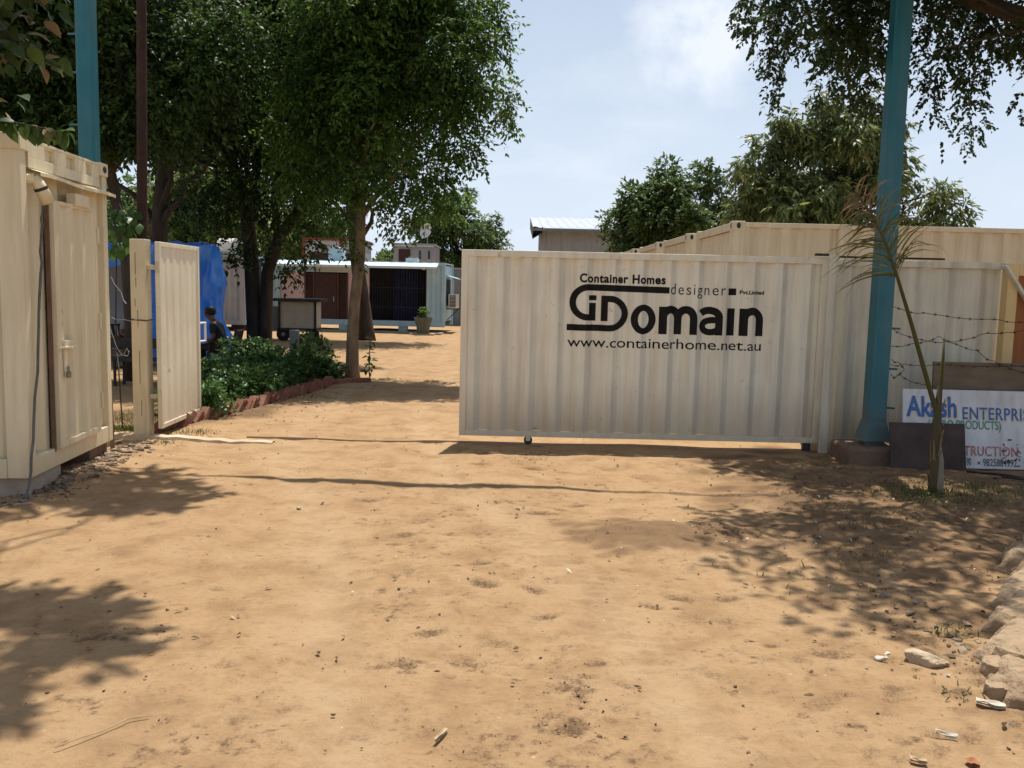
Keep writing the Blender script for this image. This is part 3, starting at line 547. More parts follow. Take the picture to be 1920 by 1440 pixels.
door.box(-.02, .036, DY0 + .10, DY1 - .03, DZ1 - .03, DZ1, CA); door.box(-.02, .036, DY0 + .10, DY1 - .03, DZ0, DZ0 + .05, CA)
dob = door.build('door', M['cream'], cabin, bevel=.004)
MB().box(-.03, .0, DY0 - .004, DY0 + .018, DZ0 - .02, DZ1 + .01, CA).build('door_gap', M['footing'], cabin)
hd = MB(); hd.box(.036, .055, DY0 + .10, DY0 + .32, 1.14, 1.19, CA); hd.tube([cab(.05, DY0 + .13, 1.13), cab(.085, DY0 + .14, 1.13), cab(.085, DY0 + .26, 1.135)], .014, 8); hd.tube([cab(.04, DY0 - .02, 1.135), cab(.05, DY0 + .16, 1.135)], .012, 8)
hd.box(.036, .05, DY0 + .11, DY0 + .17, .95, 1.12, CA); hd.build('door_handle', M['cream'], dob)
pk = MB(); pk.box(.05, .075, DY0 + .115, DY0 + .165, .885, .935, CA); pk.tube([cab(.062, DY0 + .124, .93), cab(.062, DY0 + .126, .965), cab(.062, DY0 + .14, .98), cab(.062, DY0 + .154, .965), cab(.062, DY0 + .156, .93)], .005, 6); pk.build('padlock', M['steel'], dob)
for z in (.60, 1.32, 2.08): MB().tube([cab(.045, DY1 + .008, z - .07), cab(.045, DY1 + .008, z + .07)], .012, 8).build('hinge', M['cream'], dob)
for z in (1.33, 1.43): MB().tube([cab(.03, DY0 + .14, z), cab(.042, DY0 + .14, z)], .02, 10).build('lock_cover', M['cream'], dob)
mb = MB().box(-.6, -.02, .03, .6, -.05, .168, CA); tag(mb.build('concrete_block', M['concrete'], loc=cab(-.3, .3, 0), bevel=.01), 'grey concrete block under the near corner of the cream cabin', 'block')
mb = MB().box(-.5, -.05, LEN - .45, LEN - .02, -.05, .168, CA); tag(mb.build('brick_pier', M['footing'], loc=cab(-.2, LEN - .2, 0), bevel=.01), 'brown brick pier under the far corner of the cream cabin', 'block')
# lamp and cable
lamp = thing('security_light', 'white bulkhead spotlight under the rain hood of the cream cabin', 'light', cab(.02, .18, 2.38))
MB().tube([cab(-.03, .17, 2.44), cab(.02, .19, 2.44)], .042, 12).build('base', M['cream'], lamp)
MB().tube([cab(.02, .19, 2.46), cab(.05, .22, 2.38), cab(.085, .27, 2.27)], [.040, .046, .054], 14).build('housing', M['cream'], lamp, smooth=True)
MB().tube([cab(.05, .22, 2.38), cab(.056, .228, 2.36)], .0505, 14).build('clamp_band', M['dark'], lamp)
cb = [cab(.05, .27, 2.26), cab(.03, .28, 2.15), cab(.02, .28, 2.05), cab(.025, .25, 1.9), cab(.03, .25, 1.72), cab(.02, .21, 1.55), cab(.03, .15, 1.3), cab(.035, .09, .98), cab(.03, .02, .6), cab(.02, -.015, .33), cab(.01, -.04, .14), cab(.0, -.10, .03), cab(-.1, -.25, .02), cab(-.4, -.5, .02)]
sm = []
for i in range(len(cb) - 1):
    for t in (0, .5): sm.append(cb[i].lerp(cb[i + 1], t) + Vector((random.gauss(0, .004), random.gauss(0, .006), 0)))
tag(MB().tube(sm, [.005 if i < 2 else .0105 for i in range(len(sm))], 7).build('power_cable', M['conduit'], loc=cab(0, 0, 0), smooth=True), 'grey conduit cable hanging down beside the cabin door to the ground', 'cable')

# ------------------------------------------------------------------ teal posts, rusty pole
def teal_post(x, y, h, w, w1, label, pegs, side, base=True):
    t = thing('steel_post', label, 'post', (x, y, 0), 'teal posts of the entrance frame')
    mb = MB(); a, b = w / 2, w1 / 2; zb = .12 if base else 0
    mb.add([(x - a, y - a, zb), (x + a, y - a, zb), (x + a, y + a, zb), (x - a, y + a, zb), (x - b, y - b, h), (x + b, y - b, h), (x + b, y + b, h), (x - b, y + b, h)],
           [(0, 3, 2, 1), (4, 5, 6, 7), (0, 1, 5, 4), (1, 2, 6, 5), (2, 3, 7, 6), (3, 0, 4, 7)])
    mb.build('shaft', M['teal'], t, bevel=.012)
    if base:
        mb = MB(); mb.add([(x - a - .05, y - a - .04, zb + .1), (x + a + .05, y - a - .04, zb + .1), (x + a + .05, y + a + .04, zb + .1), (x - a - .05, y + a + .04, zb + .1), (x - a - .003, y - a - .003, .42), (x + a + .003, y - a - .003, .42), (x + a + .003, y + a + .003, .42), (x - a - .003, y + a + .003, .42)],
               [(4, 5, 6, 7), (0, 1, 5, 4), (1, 2, 6, 5), (2, 3, 7, 6), (3, 0, 4, 7)]); mb.build('base_flare', M['teal'], t)
    for z in pegs: MB().tube([(x + side * a * .8, y - .02, z), (x + side * (a + .10), y - .03, z - .004)], .011, 8).build('peg', M['teal'], t)
    return t
pR = teal_post(3.76, 9.1, 6.0, .185, .165, 'tall teal square steel post on a mud block by the white sign', [.56, .965, 1.38], 1)
MB().box(3.76 + .094, 3.76 + .118, 9.1 + .02, 9.1 + .05, .2, 6.0).build('angle_strip', M['post_cream'], pR)
pL = teal_post(-4.66, 9.85, 7.1, .168, .168, 'tall teal square steel post rising behind the cream cabin', [3.9, 4.3, 3.35], -1, base=False)
tag(MB().tube([(-4.04, 9.72, 0), (-4.05, 9.72, 2.2), (-4.0, 9.71, 4.6), (-3.97, 9.7, 6.3)], [.055, .055, .05, .045], 12).build('rusty_pole', M['rust'], loc=(-4.04, 9.72, 0), smooth=True), 'thin rusty red pole standing just behind the cream hinge post', 'pole')
# overhead banner cable spanning the entrance above the frame
ov = thing('overhead_cable', 'rolled canvas banner on cables strung between the tops of the teal posts', 'cable', (-.4, 9.5, 6.3))
A_, B_ = Vector((-4.66, 9.8, 7.0)), Vector((3.78, 9.1, 5.75))
for off in (0, .10): MB().tube([A_.lerp(B_, i / 24) - Vector((0, off * (1 - .6 * math.sin(PI * i / 24)), .25 * math.sin(PI * i / 24) + off * .5)) for i in range(25)], .014, 6).build('strand', M['dark'], ov)
MB().tube([A_.lerp(B_, .33 + .37 * i / 24) - Vector((0, .04, .25 * math.sin(PI * (.33 + .37 * i / 24)))) for i in range(25)], [.03 + .05 * min(1, i / 5, (24 - i) / 8) * (1 + .25 * math.sin(i * 1.9)) for i in range(25)], 8).build('canvas_roll', M['canvas'], ov, smooth=True)

# ------------------------------------------------------------------ hinge post and the swing leaf
hp = thing('gate_post', 'cream square gate post with weathered cracks holding the open swing leaf', 'gate post', (-3.95, 9.42, 0))
MB().box(-4.03, -3.872, 9.34, 9.50, -.05, 2.12).build('shaft', M['post_cream'], hp, bevel=.006)
for x, z0, z1 in ((-3.975, 1.75, 1.98), (-3.972, 1.62, 1.72), (-3.95, .6, .95), (-3.96, 1.2, 1.38), (-3.94, .25, .42), (-3.985, 1.42, 1.5)): MB().box(x, x + .004, 9.3375, 9.345, z0, z1).build('crack', M['rust'], hp)
MB().tube([(-4.035, 9.335, 1.28), (-3.867, 9.335, 1.27), (-3.867, 9.505, 1.28), (-4.035, 9.505, 1.28), (-4.035, 9.335, 1.28)], .007, 6).build('wire_band', M['wire'], hp)
for z in (.46, 1.83): MB().bar((-3.875, 9.41, z), (-3.76, 9.44, z), .05, .05).build('hinge_arm', M['post_cream'], hp, bevel=.004)
sw = thing('swing_gate', 'narrow cream sheet steel swing gate standing open into the yard', 'gate', (-3.78, 10.0, 0))
G0, G1 = Vector((-3.765, 9.42, 0)), Vector((-3.80, 10.66, 0))
dg = (G1 - G0).normalized(); ng = Vector((dg.y, -dg.x, 0))
if ng.x < 0: ng = -ng
mb = MB(); ZA, ZC = .11, 2.10
for p in (G0, G1): mb.bar(p + Vector((0, 0, ZA)), p + Vector((0, 0, ZC)), .05, .05)
for z in (ZA + .025, ZC - .025): mb.bar(G0 + dg * .025 + Vector((0, 0, z)), G1 - dg * .025 + Vector((0, 0, z)), .046, .05)
mb.build('frame', M['gate'], sw, bevel=.005)
mb = MB(); corr(mb, (G0 + dg * .025 + ng * .012).xy, (G1 - dg * .025 + ng * .012).xy, ZA + .05, ZC - .05, ng.xy, .21, .005); mb.build('panel', M['gate'], sw)
h0 = G1 + dg * .025
MB().tube([h0 + Vector((0, 0, 1.19)), h0 + dg * .20 + Vector((.02, 0, 1.19)), h0 + dg * .20 + Vector((.02, 0, .97)), h0 + Vector((0, 0, .97))], .016, 8).build('handle', M['white'], sw)
for z in (.46, 1.83): MB().tube([(-3.765, 9.385, z - .06), (-3.765, 9.385, z + .06)], .018, 10).build('hinge', M['post_cream'], sw)

# ------------------------------------------------------------------ the big sliding gate with its lettering
GX0, GX1, GY = -.57, 3.36, 9.6; GZ0, GZ1 = .085, 2.10
sg = thing('sliding_gate', 'wide cream corrugated sliding gate lettered with a black company name and web address', 'gate', (1.4, GY, 0))
mb = MB(); mb.box(GX0, GX0 + .07, GY - .03, GY + .03, GZ0, GZ1); mb.box(GX1 - .06, GX1, GY - .03, GY + .03, GZ0, GZ1)
mb.box(GX0 + .07, GX1 - .06, GY - .03, GY + .03, GZ1 - .07, GZ1); mb.box(GX0 + .07, GX1 - .06, GY - .03, GY + .03, GZ0, GZ0 + .06)
mb.build('frame', M['gate'], sg, bevel=.005)
PX0 = GX0 + .07; PY = GY - .012; PITCH_G, DEPTH_G = .30, .052
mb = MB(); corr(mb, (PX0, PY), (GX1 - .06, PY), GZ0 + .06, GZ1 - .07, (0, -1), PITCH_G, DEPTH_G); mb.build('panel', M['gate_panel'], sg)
mb = MB(); mb.tube([(.19, GY - .018, .045), (.19, GY + .018, .045)], .047, 16); w_ = mb.build('wheel', M['dark'], sg)
MB().tube([(.19, GY - .021, .045), (.19, GY + .021, .045)], .014, 8).build('hub', M['steel'], w_)
for y_ in (GY - .028, GY + .022): MB().box(.165, .215, y_, y_ + .006, .04, GZ0).build('wheel_fork', M['gate'], sg)
MB().box(3.20, 3.28, GY - .03, GY + .03, .0, GZ0 - .002).build('stop_block', M['dark'], sg)

def text_poly(txt, offset=0.0, spacing=1.0):
    cu = bpy.data.curves.new('t', 'FONT'); cu.body = txt; cu.offset = offset; cu.space_character = spacing; cu.resolution_u = 6; cu.fill_mode = 'FRONT'
    o = bpy.data.objects.new('t', cu); COL.objects.link(o); dg_ = bpy.context.evaluated_depsgraph_get(); dg_.update()
    me = bpy.data.meshes.new_from_object(o.evaluated_get(dg_)); bpy.data.objects.remove(o); bpy.data.curves.remove(cu)
    vs = np.array([v.co[:2] for v in me.vertices]); fs = [tuple(p.vertices) for p in me.polygons]; bpy.data.meshes.remove(me); return vs, fs
def fit(vs, x0, x1, z0, z1, slope=0.0, shear=0.0):
    mn, mx_ = vs.min(0), vs.max(0); u = (vs - mn) / (mx_ - mn); x = x0 + u[:, 0] * (x1 - x0); z = z0 + u[:, 1] * (z1 - z0)
    return np.stack([x, z + slope * (x - x0)], 1)
def decal(pieces, name, mat, parent, plane_y, p0=None, pitch=.3, depth=0.0, lift=.0025, tilt=None):
    bm = bmesh.new()
    for ip, (vs, fs) in enumerate(pieces):
        bv = [bm.verts.new((x, -.0004 * ip, z)) for x, z in vs]
        for f in fs:
            try: bm.faces.new([bv[i] for i in f])
            except ValueError: pass
    if p0 is not None:
        xs = [v.co.x for v in bm.verts]
        for s in fold_list(4.5, pitch):
            if min(xs) < p0 + s < max(xs): bmesh.ops.bisect_plane(bm, geom=bm.verts[:] + bm.edges[:] + bm.faces[:], plane_co=(p0 + s, 0, 0), plane_no=(1, 0, 0))
    for v in bm.verts:
        if tilt: v.co = tilt(v.co.x, v.co.z)
        else: v.co.y += plane_y - (prof(v.co.x - p0, pitch, depth) if p0 is not None else 0) - lift
    bmesh.ops.triangulate(bm, faces=bm.faces[:])
    me = bpy.data.meshes.new(name); bm.to_mesh(me); bm.free()
    return link_mesh(name, me, mat, parent)
def stroke(pts, w):
    pts = [np.array(p, float) for p in pts]; n = len(pts); l, r_ = [], []
    for i in range(n):
        a = pts[i] - pts[i - 1] if i else pts[1] - pts[0]; b = pts[i + 1] - pts[i] if i < n - 1 else a
        a = a / np.linalg.norm(a); b = b / np.linalg.norm(b); t = a + b; t /= np.linalg.norm(t); nn = np.array([-t[1], t[0]]); k = w / 2 / max(.5, nn @ np.array([-a[1], a[0]]))
        l.append(pts[i] + nn * k); r_.append(pts[i] - nn * k)
    return np.array(l + r_), [(i, i + 1, n + i + 1, n + i) for i in range(n - 1)]
def arc(cx, cz, rx, rz, a0, a1, n=10): return [(cx + rx * math.cos(R(a0 + (a1 - a0) * i / n)), cz + rz * math.sin(R(a0 + (a1 - a0) * i / n))) for i in range(n + 1)]
logo = []
# hooked letter that runs out into the upper bar
logo.append(stroke([(1.672, 1.712), (.84, 1.726)] + arc(.80, 1.564, .165, .162, 90, 270, 14) + [(.853, 1.402), (.853, 1.402 + .001)], .068)[0:2])
logo.append(stroke([(.852, 1.368), (.852, 1.56)], .074)); logo.append(stroke([(.852, 1.588), (.852, 1.642)], .082))
# round letter that runs out into the lower bar
logo.append(stroke([(.98, 1.366), (.98, 1.64)], .070)); logo.append(stroke([(.945, 1.606), (1.04, 1.606)] + arc(1.04, 1.448, .165, .158, 90, -90, 14) + [(.58, 1.292)], .068))
decal(logo, 'logo', M['black'], sg, PY, PX0, PITCH_G, DEPTH_G, .0030)
Wst = .088
def word(fn): decal(fn, 'lettering', M['black'], sg, PY, PX0, PITCH_G, DEPTH_G)
def stem(x, z0, z1): return stroke([(x, z0), (x, z1)], Wst)
zb_, zt_ = 1.240, 1.545
oc = (1.268 + 1.542) / 2
A36 = np.linspace(0, 2 * PI, 36, endpoint=False)
word([(np.array([(oc + k_[0] * math.cos(a), 1.3935 + k_[1] * math.sin(a)) for k_ in ((.137, .161), (.061, .094)) for a in A36]), [(i, (i + 1) % 36, 36 + (i + 1) % 36, 36 + i) for i in range(36)])])
def arch(x0, x1, zt): return stroke([(x0, zt - .135)] + arc((x0 + x1) / 2, zt - .135, (x1 - x0) / 2, .098, 180, 0, 12)[1:] + [(x1, zb_)], .082)
word([stem(1.615, zb_, zt_ - .008), arch(1.615, 1.783, zt_), arch(1.783, 1.946, zt_)])
word([stroke(arc(2.118, 1.432, .104, .076, 148, 8, 12) + [(2.222, 1.42), (2.222, zb_)], .078),
      stroke([(2.222, 1.405), (2.14, 1.403)] + arc(2.13, 1.335, .082, .064, 95, 270, 12) + arc(2.13, 1.335, .092, .064, -80, -10, 6), .068)])
word([stem(2.352, zb_, zt_ - .010)])
word([stem(2.490, zb_, zt_ - .010), arch(2.490, 2.668, zt_)])
for w_, x0_, x1_, dz_ in (('Container', .703, 1.230, .001), ('Homes', 1.272, 1.627, -.001)): v, f = text_poly(w_, .036, 1.10); decal([(fit(v, x0_, x1_, 1.775 + dz_, 1.874 + dz_), f)], 'lettering', M['black'], sg, PY, PX0, PITCH_G, DEPTH_G)
v, f = text_poly('designer', -.004, 1.22); decal([(fit(v, 1.690, 2.278, 1.632, 1.787), f)], 'lettering', M['black'], sg, PY, PX0, PITCH_G, DEPTH_G)
decal([stroke([(2.313, 1.713), (2.402, 1.713)], .073)], 'lettering', M['black'], sg, PY, PX0, PITCH_G, DEPTH_G)
v, f = text_poly('Pvt.Limited', .03); decal([(fit(v, 2.439, 2.704, 1.688, 1.732), f)], 'lettering', M['black'], sg, PY, PX0, PITCH_G, DEPTH_G)
v, f = text_poly('www.containerhome.net.au', .004); decal([(fit(v, .592, 2.700, 1.080, 1.190), f)], 'lettering', M['black'], sg, PY, PX0, PITCH_G, DEPTH_G)

# guide post beside the gate, the fence behind it
gp = thing('guide_post', 'slim cream steel guide post between the sliding gate and the sheet fence', 'post', (3.38, 9.5, 0))
MB().box(3.335, 3.425, 9.44, 9.50, -.05, 2.135).build('shaft', M['fence'], gp, bevel=.005)
MB().box(3.20, 3.335, 9.50, 9.56, 2.115, 2.14).build('roller_bracket', M['dark'], gp)
fn = thing('sheet_fence', 'grubby cream corrugated sheet fence behind the barbed wire', 'fence', (4.4, 9.95, 0))
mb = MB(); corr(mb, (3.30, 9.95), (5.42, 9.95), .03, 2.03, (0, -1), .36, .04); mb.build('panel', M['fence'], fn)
MB().box(3.30, 5.42, 9.90, 9.97, 2.03, 2.10).build('top_rail', M['fence'], fn, bevel=.004)
MB().box(3.55, 4.75, 9.88, 9.90, 2.115, 2.135).build('steel_rod', M['rust'], fn)
MB().box(3.30, 5.42, 9.90, 9.97, .0, .05).build('bottom_rail', M['fence'], fn)
pg = thing('yard_door', 'orange brown panel in a pale yellow frame with a diagonal brace', 'door', (5.9, 9.85, 0))
MB().box(5.42, 5.535, 9.80, 9.93, 0, 2.09).build('frame_post', M['yellow'], pg, bevel=.004)
MB().box(5.535, 7.0, 9.83, 9.88, .05, 1.96).build('panel', M['orange'], pg)
MB().box(5.535, 7.0, 9.80, 9.93, 1.96, 2.09).build('frame_head', M['yellow'], pg, bevel=.004)
MB().bar((5.36, 9.77, 2.07), (6.6, 9.77, .3), .07, .03).build('brace', M['fence'], pg)
ft = MB(); ft.box(3.42, 3.97, 8.80, 9.38, -.1, .175); tag(ft.build('post_footing', M['footing'], loc=(3.66, 9.05, 0), bevel=.03), 'mud plastered brick footing under the teal post by the sign', 'footing')

# signs and boards leaning at the right
def leaner(x0, x1, yb, yt, zb, zt, th, x0t=None, x1t=None):
    x0t = x0 if x0t is None else x0t; x1t = x1 if x1t is None else x1t; mb = MB()
    mb.add([(x0, yb, zb), (x1, yb, zb), (x1, yb + th, zb), (x0, yb + th, zb), (x0t, yt, zt), (x1t, yt, zt), (x1t, yt + th, zt), (x0t, yt + th, zt)],
           [(0, 3, 2, 1), (4, 5, 6, 7), (0, 1, 5, 4), (1, 2, 6, 5), (2, 3, 7, 6), (3, 0, 4, 7)]); return mb
SB = dict(x0=3.96, x1=5.55, yb=8.78, yt=8.92, zb=.0, zt=.775)
sn = thing('painted_sign', 'white hand painted sign board with blue, green and red lettering leaning by the wire', 'sign', (4.7, 8.85, 0))
leaner(3.96, 5.55, 8.78, 8.92, .0, .775, .02).build('board', M['sign'], sn)
def on_sign(x, z): return Vector((x, 8.78 + .14 * z / .775 - .003, z))
def sign_text(txt, x0, x1, z0, z1, mat, off, lift=0.0, dx=0, dz=0, sp=1.0):
    v, f = text_poly(txt, off, sp); decal([(fit(v, x0 + dx, x1 + dx, z0 + dz, z1 + dz, -.006), f)], 'lettering', mat, sn, 0, tilt=lambda x, z: on_sign(x, z) - Vector((0, lift, 0)))
sign_text('Akash', 3.99, 4.50, .495, .712, M['stan'], .035, 0, .012, -.018)
sign_text('Akash', 3.99, 4.50, .500, .712, M['sblue'], .030, .002)
sign_text('ENTERPRISE', 4.56, 5.30, .485, .610, M['stan'], .015, 0, .008, -.02)
sign_text('ENTERPRISE', 4.56, 5.30, .485, .610, M['sblue'], .014, .002, sp=1.1)
sign_text('(AGRO PRODUCTS)', 4.21, 4.945, .365, .478, M['sgreen'], .006, .001)
sign_text('CONSTRUCTION', 4.27, 5.115, .128, .228, M['sred'], .014, .001, sp=1.08)
sign_text('8590', 4.545, 4.64, .032, .105, M['sblack'], .002, .001); sign_text('\u00d7', 4.70, 4.735, .04, .075, M['sblack'], .002, .001); sign_text('9825884992', 4.76, 5.10, .028, .100, M['sblack'], .002, .001)
rr = random.Random(3); sp = []
for _ in range(26):
    x = rr.gauss(5.10, .09); z = rr.gauss(.13, .09)
    if 4.9 < x < 5.5 and .02 < z < .33: sp.append(stroke([(x, z), (x + rr.uniform(-.04, .04), z + rr.uniform(-.03, .03))], rr.uniform(.004, .014)))
for k, q in enumerate(sp): decal([q], 'paint_drip', M['sblack'], sn, 0, tilt=lambda x, z: on_sign(x, z) - Vector((0, .003 + .0002 * k, 0)))
tag(leaner(3.78, 4.53, 8.66, 8.76, .0, .452, .018).build('dark_board', M['board'], loc=(4.15, 8.7, 0)), 'dark brown square board leaning against the white painted sign', 'board')
tag(leaner(4.36, 5.8, 9.05, 9.10, .0, 1.045, .03, 4.34, 5.8).build('weathered_board', M['ply'], loc=(5, 9.07, 0)), 'weathered brown board standing behind the white painted sign', 'board')

# barbed wire
def barbed(pts, label, seed, mat='wire', barb=True, r=.0035):
    rr = random.Random(seed); P = [Vector(p) for p in pts]; fine = []
    for i in range(len(P) - 1):
        k = max(2, int((P[i + 1] - P[i]).length / .06))
        for j in range(k):
            t = j / k; fine.append(P[i].lerp(P[i + 1], t) + Vector((rr.gauss(0, .003), rr.gauss(0, .004), rr.gauss(0, .004) - .02 * math.sin(PI * t))))
    fine.append(P[-1]); mb = MB(); mb.tube(fine, r, 5)
    if barb:
        for i in range(1, len(fine) - 1, 2):
            c = fine[i]; mb.tube([c - Vector((.013, 0, 0)), c + Vector((.013, 0, 0))], r * 1.9, 5)
            for _ in range(2):
                d = Vector((rr.gauss(0, .3), rr.gauss(0, 1), rr.gauss(0, 1))).normalized() * .020; mb.tube([c - d, c + d], r * .6, 4)
    return tag(mb.build('barbed_wire', M[mat], loc=P[0]), label, 'barbed wire', 'barbed wire strands')
barbed([(3.86, 9.06, 1.60), (4.3, 9.06, 1.53), (4.9, 9.06, 1.50), (5.3, 9.05, 1.48), (6.6, 9.05, 1.5)], 'topmost strand of barbed wire running right from the teal post', 1)
barbed([(3.86, 9.07, 1.38), (4.2, 9.08, 1.27), (4.45, 9.07, 1.26), (4.85, 9.06, 1.36), (5.25, 9.06, 1.40), (6.6, 9.05, 1.42)], 'second barbed wire strand from the top, wavy, right of the teal post', 2)
barbed([(3.86, 9.04, 1.20), (4.1, 9.04, 1.24), (4.35, 9.05, 1.31), (4.75, 9.05, 1.17), (5.05, 9.05, 1.02), (5.3, 9.05, .955)], 'barbed wire strand sloping down to the right across the fence', 3)
barbed([(3.86, 9.03, 1.01), (4.0, 9.03, 1.02), (4.35, 9.03, 1.03), (5.1, 9.03, 1.03), (6.6, 9.03, 1.0)], 'level barbed wire strand just above the weathered board', 4)
barbed([(3.86, 9.0, .91), (3.95, 9.0, .905), (4.25, 8.98, .81), (4.55, 8.97, .775), (5.6, 8.96, .80)], 'lowest barbed wire strand touching the top of the white sign', 5)
barbed([(3.86, 9.02, 1.07), (3.95, 9.02, 1.04), (4.0, 9.01, .97), (3.92, 9.0, .90)], 'short loose curl of barbed wire beside the teal post', 6)
barbed([(-4.12, 9.1, 1.72), (-4.02, 9.1, 1.56), (-3.95, 9.05, 1.45)], 'upper loose wire between the cream cabin and the gate post', 7, 'wirepale', False, .003)
barbed([(-4.15, 9.1, 1.31), (-4.0, 9.1, 1.29), (-3.9, 9.2, 1.29)], 'short level wire between the cream cabin and the gate post', 8, 'wirepale', False, .003)
barbed([(-4.1, 9.0, 1.2), (-4.02, 9.0, .98), (-3.94, 9.0, .92), (-3.90, 9.0, .97), (-3.93, 9.0, 1.0), (-3.99, 9.0, .93), (-4.04, 9.0, .95), (-4.0, 9.0, .75)], 'tangled pale wire curl hanging beside the gate post', 9, 'wirepale', False, .003)
st = MB().tube([(-3.93, 8.62, .02), (-3.955, 8.66, .5), (-3.985, 8.7, .95)], [.022, .02, .016], 7); tag(st.build('fence_stake', M['bark_pale'], loc=(-3.93, 8.62, 0)), 'thin leaning wooden stake at the far corner of the cream cabin', 'stake')

# palm sapling
ps = thing('palm_sapling', 'young half dry palm sapling with one leaning frond, growing in front of the signs', 'plant', (3.66, 7.5, .08))
gp0 = gz(3.66, 7.5)
MB().tube([(3.66, 7.5, gp0 - .05), (3.665, 7.5, gp0 + .1), (3.655, 7.5, gp0 + .28), (3.645, 7.5, .55), (3.64, 7.5, .80), (3.645, 7.5, .95)], [.056, .052, .046, .038, .028, .020], 12).build('trunk', M['spathe'], ps, smooth=True)
MB().tube([(3.685, 7.475, gp0 - .05), (3.685, 7.470, gp0 + .1), (3.68, 7.468, gp0 + .28), (3.668, 7.475, gp0 + .42)], [.044, .036, .026, .006], 9).build('pale_sheath', M['palebase'], ps, smooth=True)
fb = MB(); rr = random.Random(4)
for k in range(26):
    z = rr.uniform(.08, .85); a = rr.uniform(0, 2 * PI); rad = .058 - .034 * z; w = rr.uniform(.006, .016); x0, y0 = 3.655 + rad * math.cos(a), 7.5 + rad * math.sin(a); tx, ty = -math.sin(a) * w, math.cos(a) * w; o_ = rr.uniform(.004, .03); h_ = rr.uniform(.06, .2)
    fb.add([(x0 - tx, y0 - ty, z), (x0 + tx, y0 + ty, z), (x0 + tx * .6 + o_ * math.cos(a), y0 + ty * .6 + o_ * math.sin(a), z + h_ * .7), (x0 + o_ * 1.6 * math.cos(a), y0 + o_ * 1.6 * math.sin(a), z + h_)], [(0, 1, 2), (0, 2, 3)])
fb.build('sheath_fibre', LF['dryfrond'], ps)
mb = MB()
for k in range(7):
    a = random.uniform(-.02, .02); top = 1.22 + random.uniform(0, .2) if k else 1.42
    mb.add([(3.64 + a * .5 - .012, 7.49, .75), (3.64 + a * .5 + .012, 7.49 - .004 * k, .75), (3.645 + a + .009, 7.49, 1.1), (3.645 + a - .008, 7.485, 1.1), (3.645 + a * 1.3, 7.49, top)], [(0, 1, 2, 3), (3, 2, 4)])
mb.build('spear_leaf', LF['frond'], ps)
RC = [Vector(p) for p in ((3.64, 7.5, .70), (3.49, 7.49, 1.10), (3.345, 7.48, 1.50), (3.205, 7.47, 1.86), (3.09, 7.46, 2.13), (2.96, 7.45, 2.36), (2.79, 7.44, 2.56))]
def rc(t):
    q = t * (len(RC) - 1); i = min(int(q), len(RC) - 2); return RC[i].lerp(RC[i + 1], q - i)
MB().tube([rc(i / 18) for i in range(19)], [.020 * (1 - .85 * i / 18) + .003 for i in range(19)], 8).build('frond_stem', LF['frond'], ps)
gr, dr = MB(), MB(); rr = random.Random(21)
for k in range(92):
    t = .50 + .49 * (k / 91) + rr.gauss(0, .006); s = 1 if k % 2 else -1; p = rc(min(t, 1)); ax = (rc(min(t + .02, 1)) - rc(max(t - .02, 0))).normalized()
    sd = ax.cross(Vector((0, -1, .1))).normalized() * s * (1)
    L_ = (.62 - .42 * max(0, t - .62) / .38) * rr.uniform(.55, 1.1); dry = t > .86 or (s < 0 and t > .72 and rr.random() < .7) or rr.random() < .2
    d = (ax * rr.uniform(.5, 1.0) + sd * rr.uniform(.6, 1.05) + Vector((0, rr.gauss(0, .45), 0))).normalized(); w = rr.uniform(.004, .009); pts = []; q = p.copy()
    for i in range(7):
        pts.append(q.copy()); q = q + d * (L_ / 6); d = (d + Vector((0, 0, -(.34 if dry else .22) * rr.uniform(.5, 1.7)))).normalized()
    sv = Vector((rr.gauss(0, .2), 1, rr.gauss(0, .5))).normalized(); vs = []
    for i, a in enumerate(pts):
        dd = (pts[min(i + 1, 6)] - pts[max(i - 1, 0)]).normalized(); x = dd.cross(sv).normalized(); ww = w * (1 - (i / 6) ** 2.2) * (.6 if i == 0 else 1); vs += [a + x * ww, a - x * ww]
    (dr if dry else gr).add(vs, [(2 * i, 2 * i + 1, 2 * i + 3, 2 * i + 2) for i in range(6)])
gr.build('green_leaflets', LF['frond'], ps); dr.build('dry_leaflets', LF['dryfrond'], ps)

# ------------------------------------------------------------------ grass tufts round the sapling and by the cabin
def tufts(name, label, spots, seed, hgt=.12):
    rg = np.random.default_rng(seed); P, D = [], []
    for x, y, r, n in spots:
        a = rg.normal(size=(n, 2)) * r; px = x + a[:, 0]; py = y + a[:, 1] * .7; P.append(np.stack([px, py, base_h(px, py) - .01], 1)); D.append(np.stack([rg.normal(0, .5, n), rg.normal(0, .5, n), rg.uniform(.5, 1.2, n)], 1))
    P = np.concatenate(P); D = np.concatenate(D); n = len(P)
    o = leaf_mesh(name, P, D, rg.normal(size=(n, 3)), rg.uniform(.3, 1.1, n) * hgt, rg.uniform(.004, .009, n), LF['grass'], None, .3)
    tag(o, label, 'grass', kind='stuff')
tufts('grass', 'thin green grass growing on bare earth at the edges of the yard', [(3.5, 7.35, .26, 800), (3.95, 7.45, .30, 700), (4.3, 7.6, .3, 200), (3.3, 7.75, .25, 120), (2.6, 6.3, .10, 40), (2.9, 6.55, .2, 60), (2.45, 6.9, .15, 40), (2.25, 4.35, .08, 70), (2.0, 3.65, .08, 36), (-3.6, 9.75, .15, 220), (-4.3, 9.9, .18, 1400), (-4.5, 10.6, .3, 1500), (-3.55, 9.0, .12, 60), (-3.0, 13.2, .2, 120), (2.35, 5.6, .2, 60), (1.85, 5.2, .25, 40), (-2.35, 15.9, .15, 120), (3.1, 8.6, .15, 60)], 9, .065)

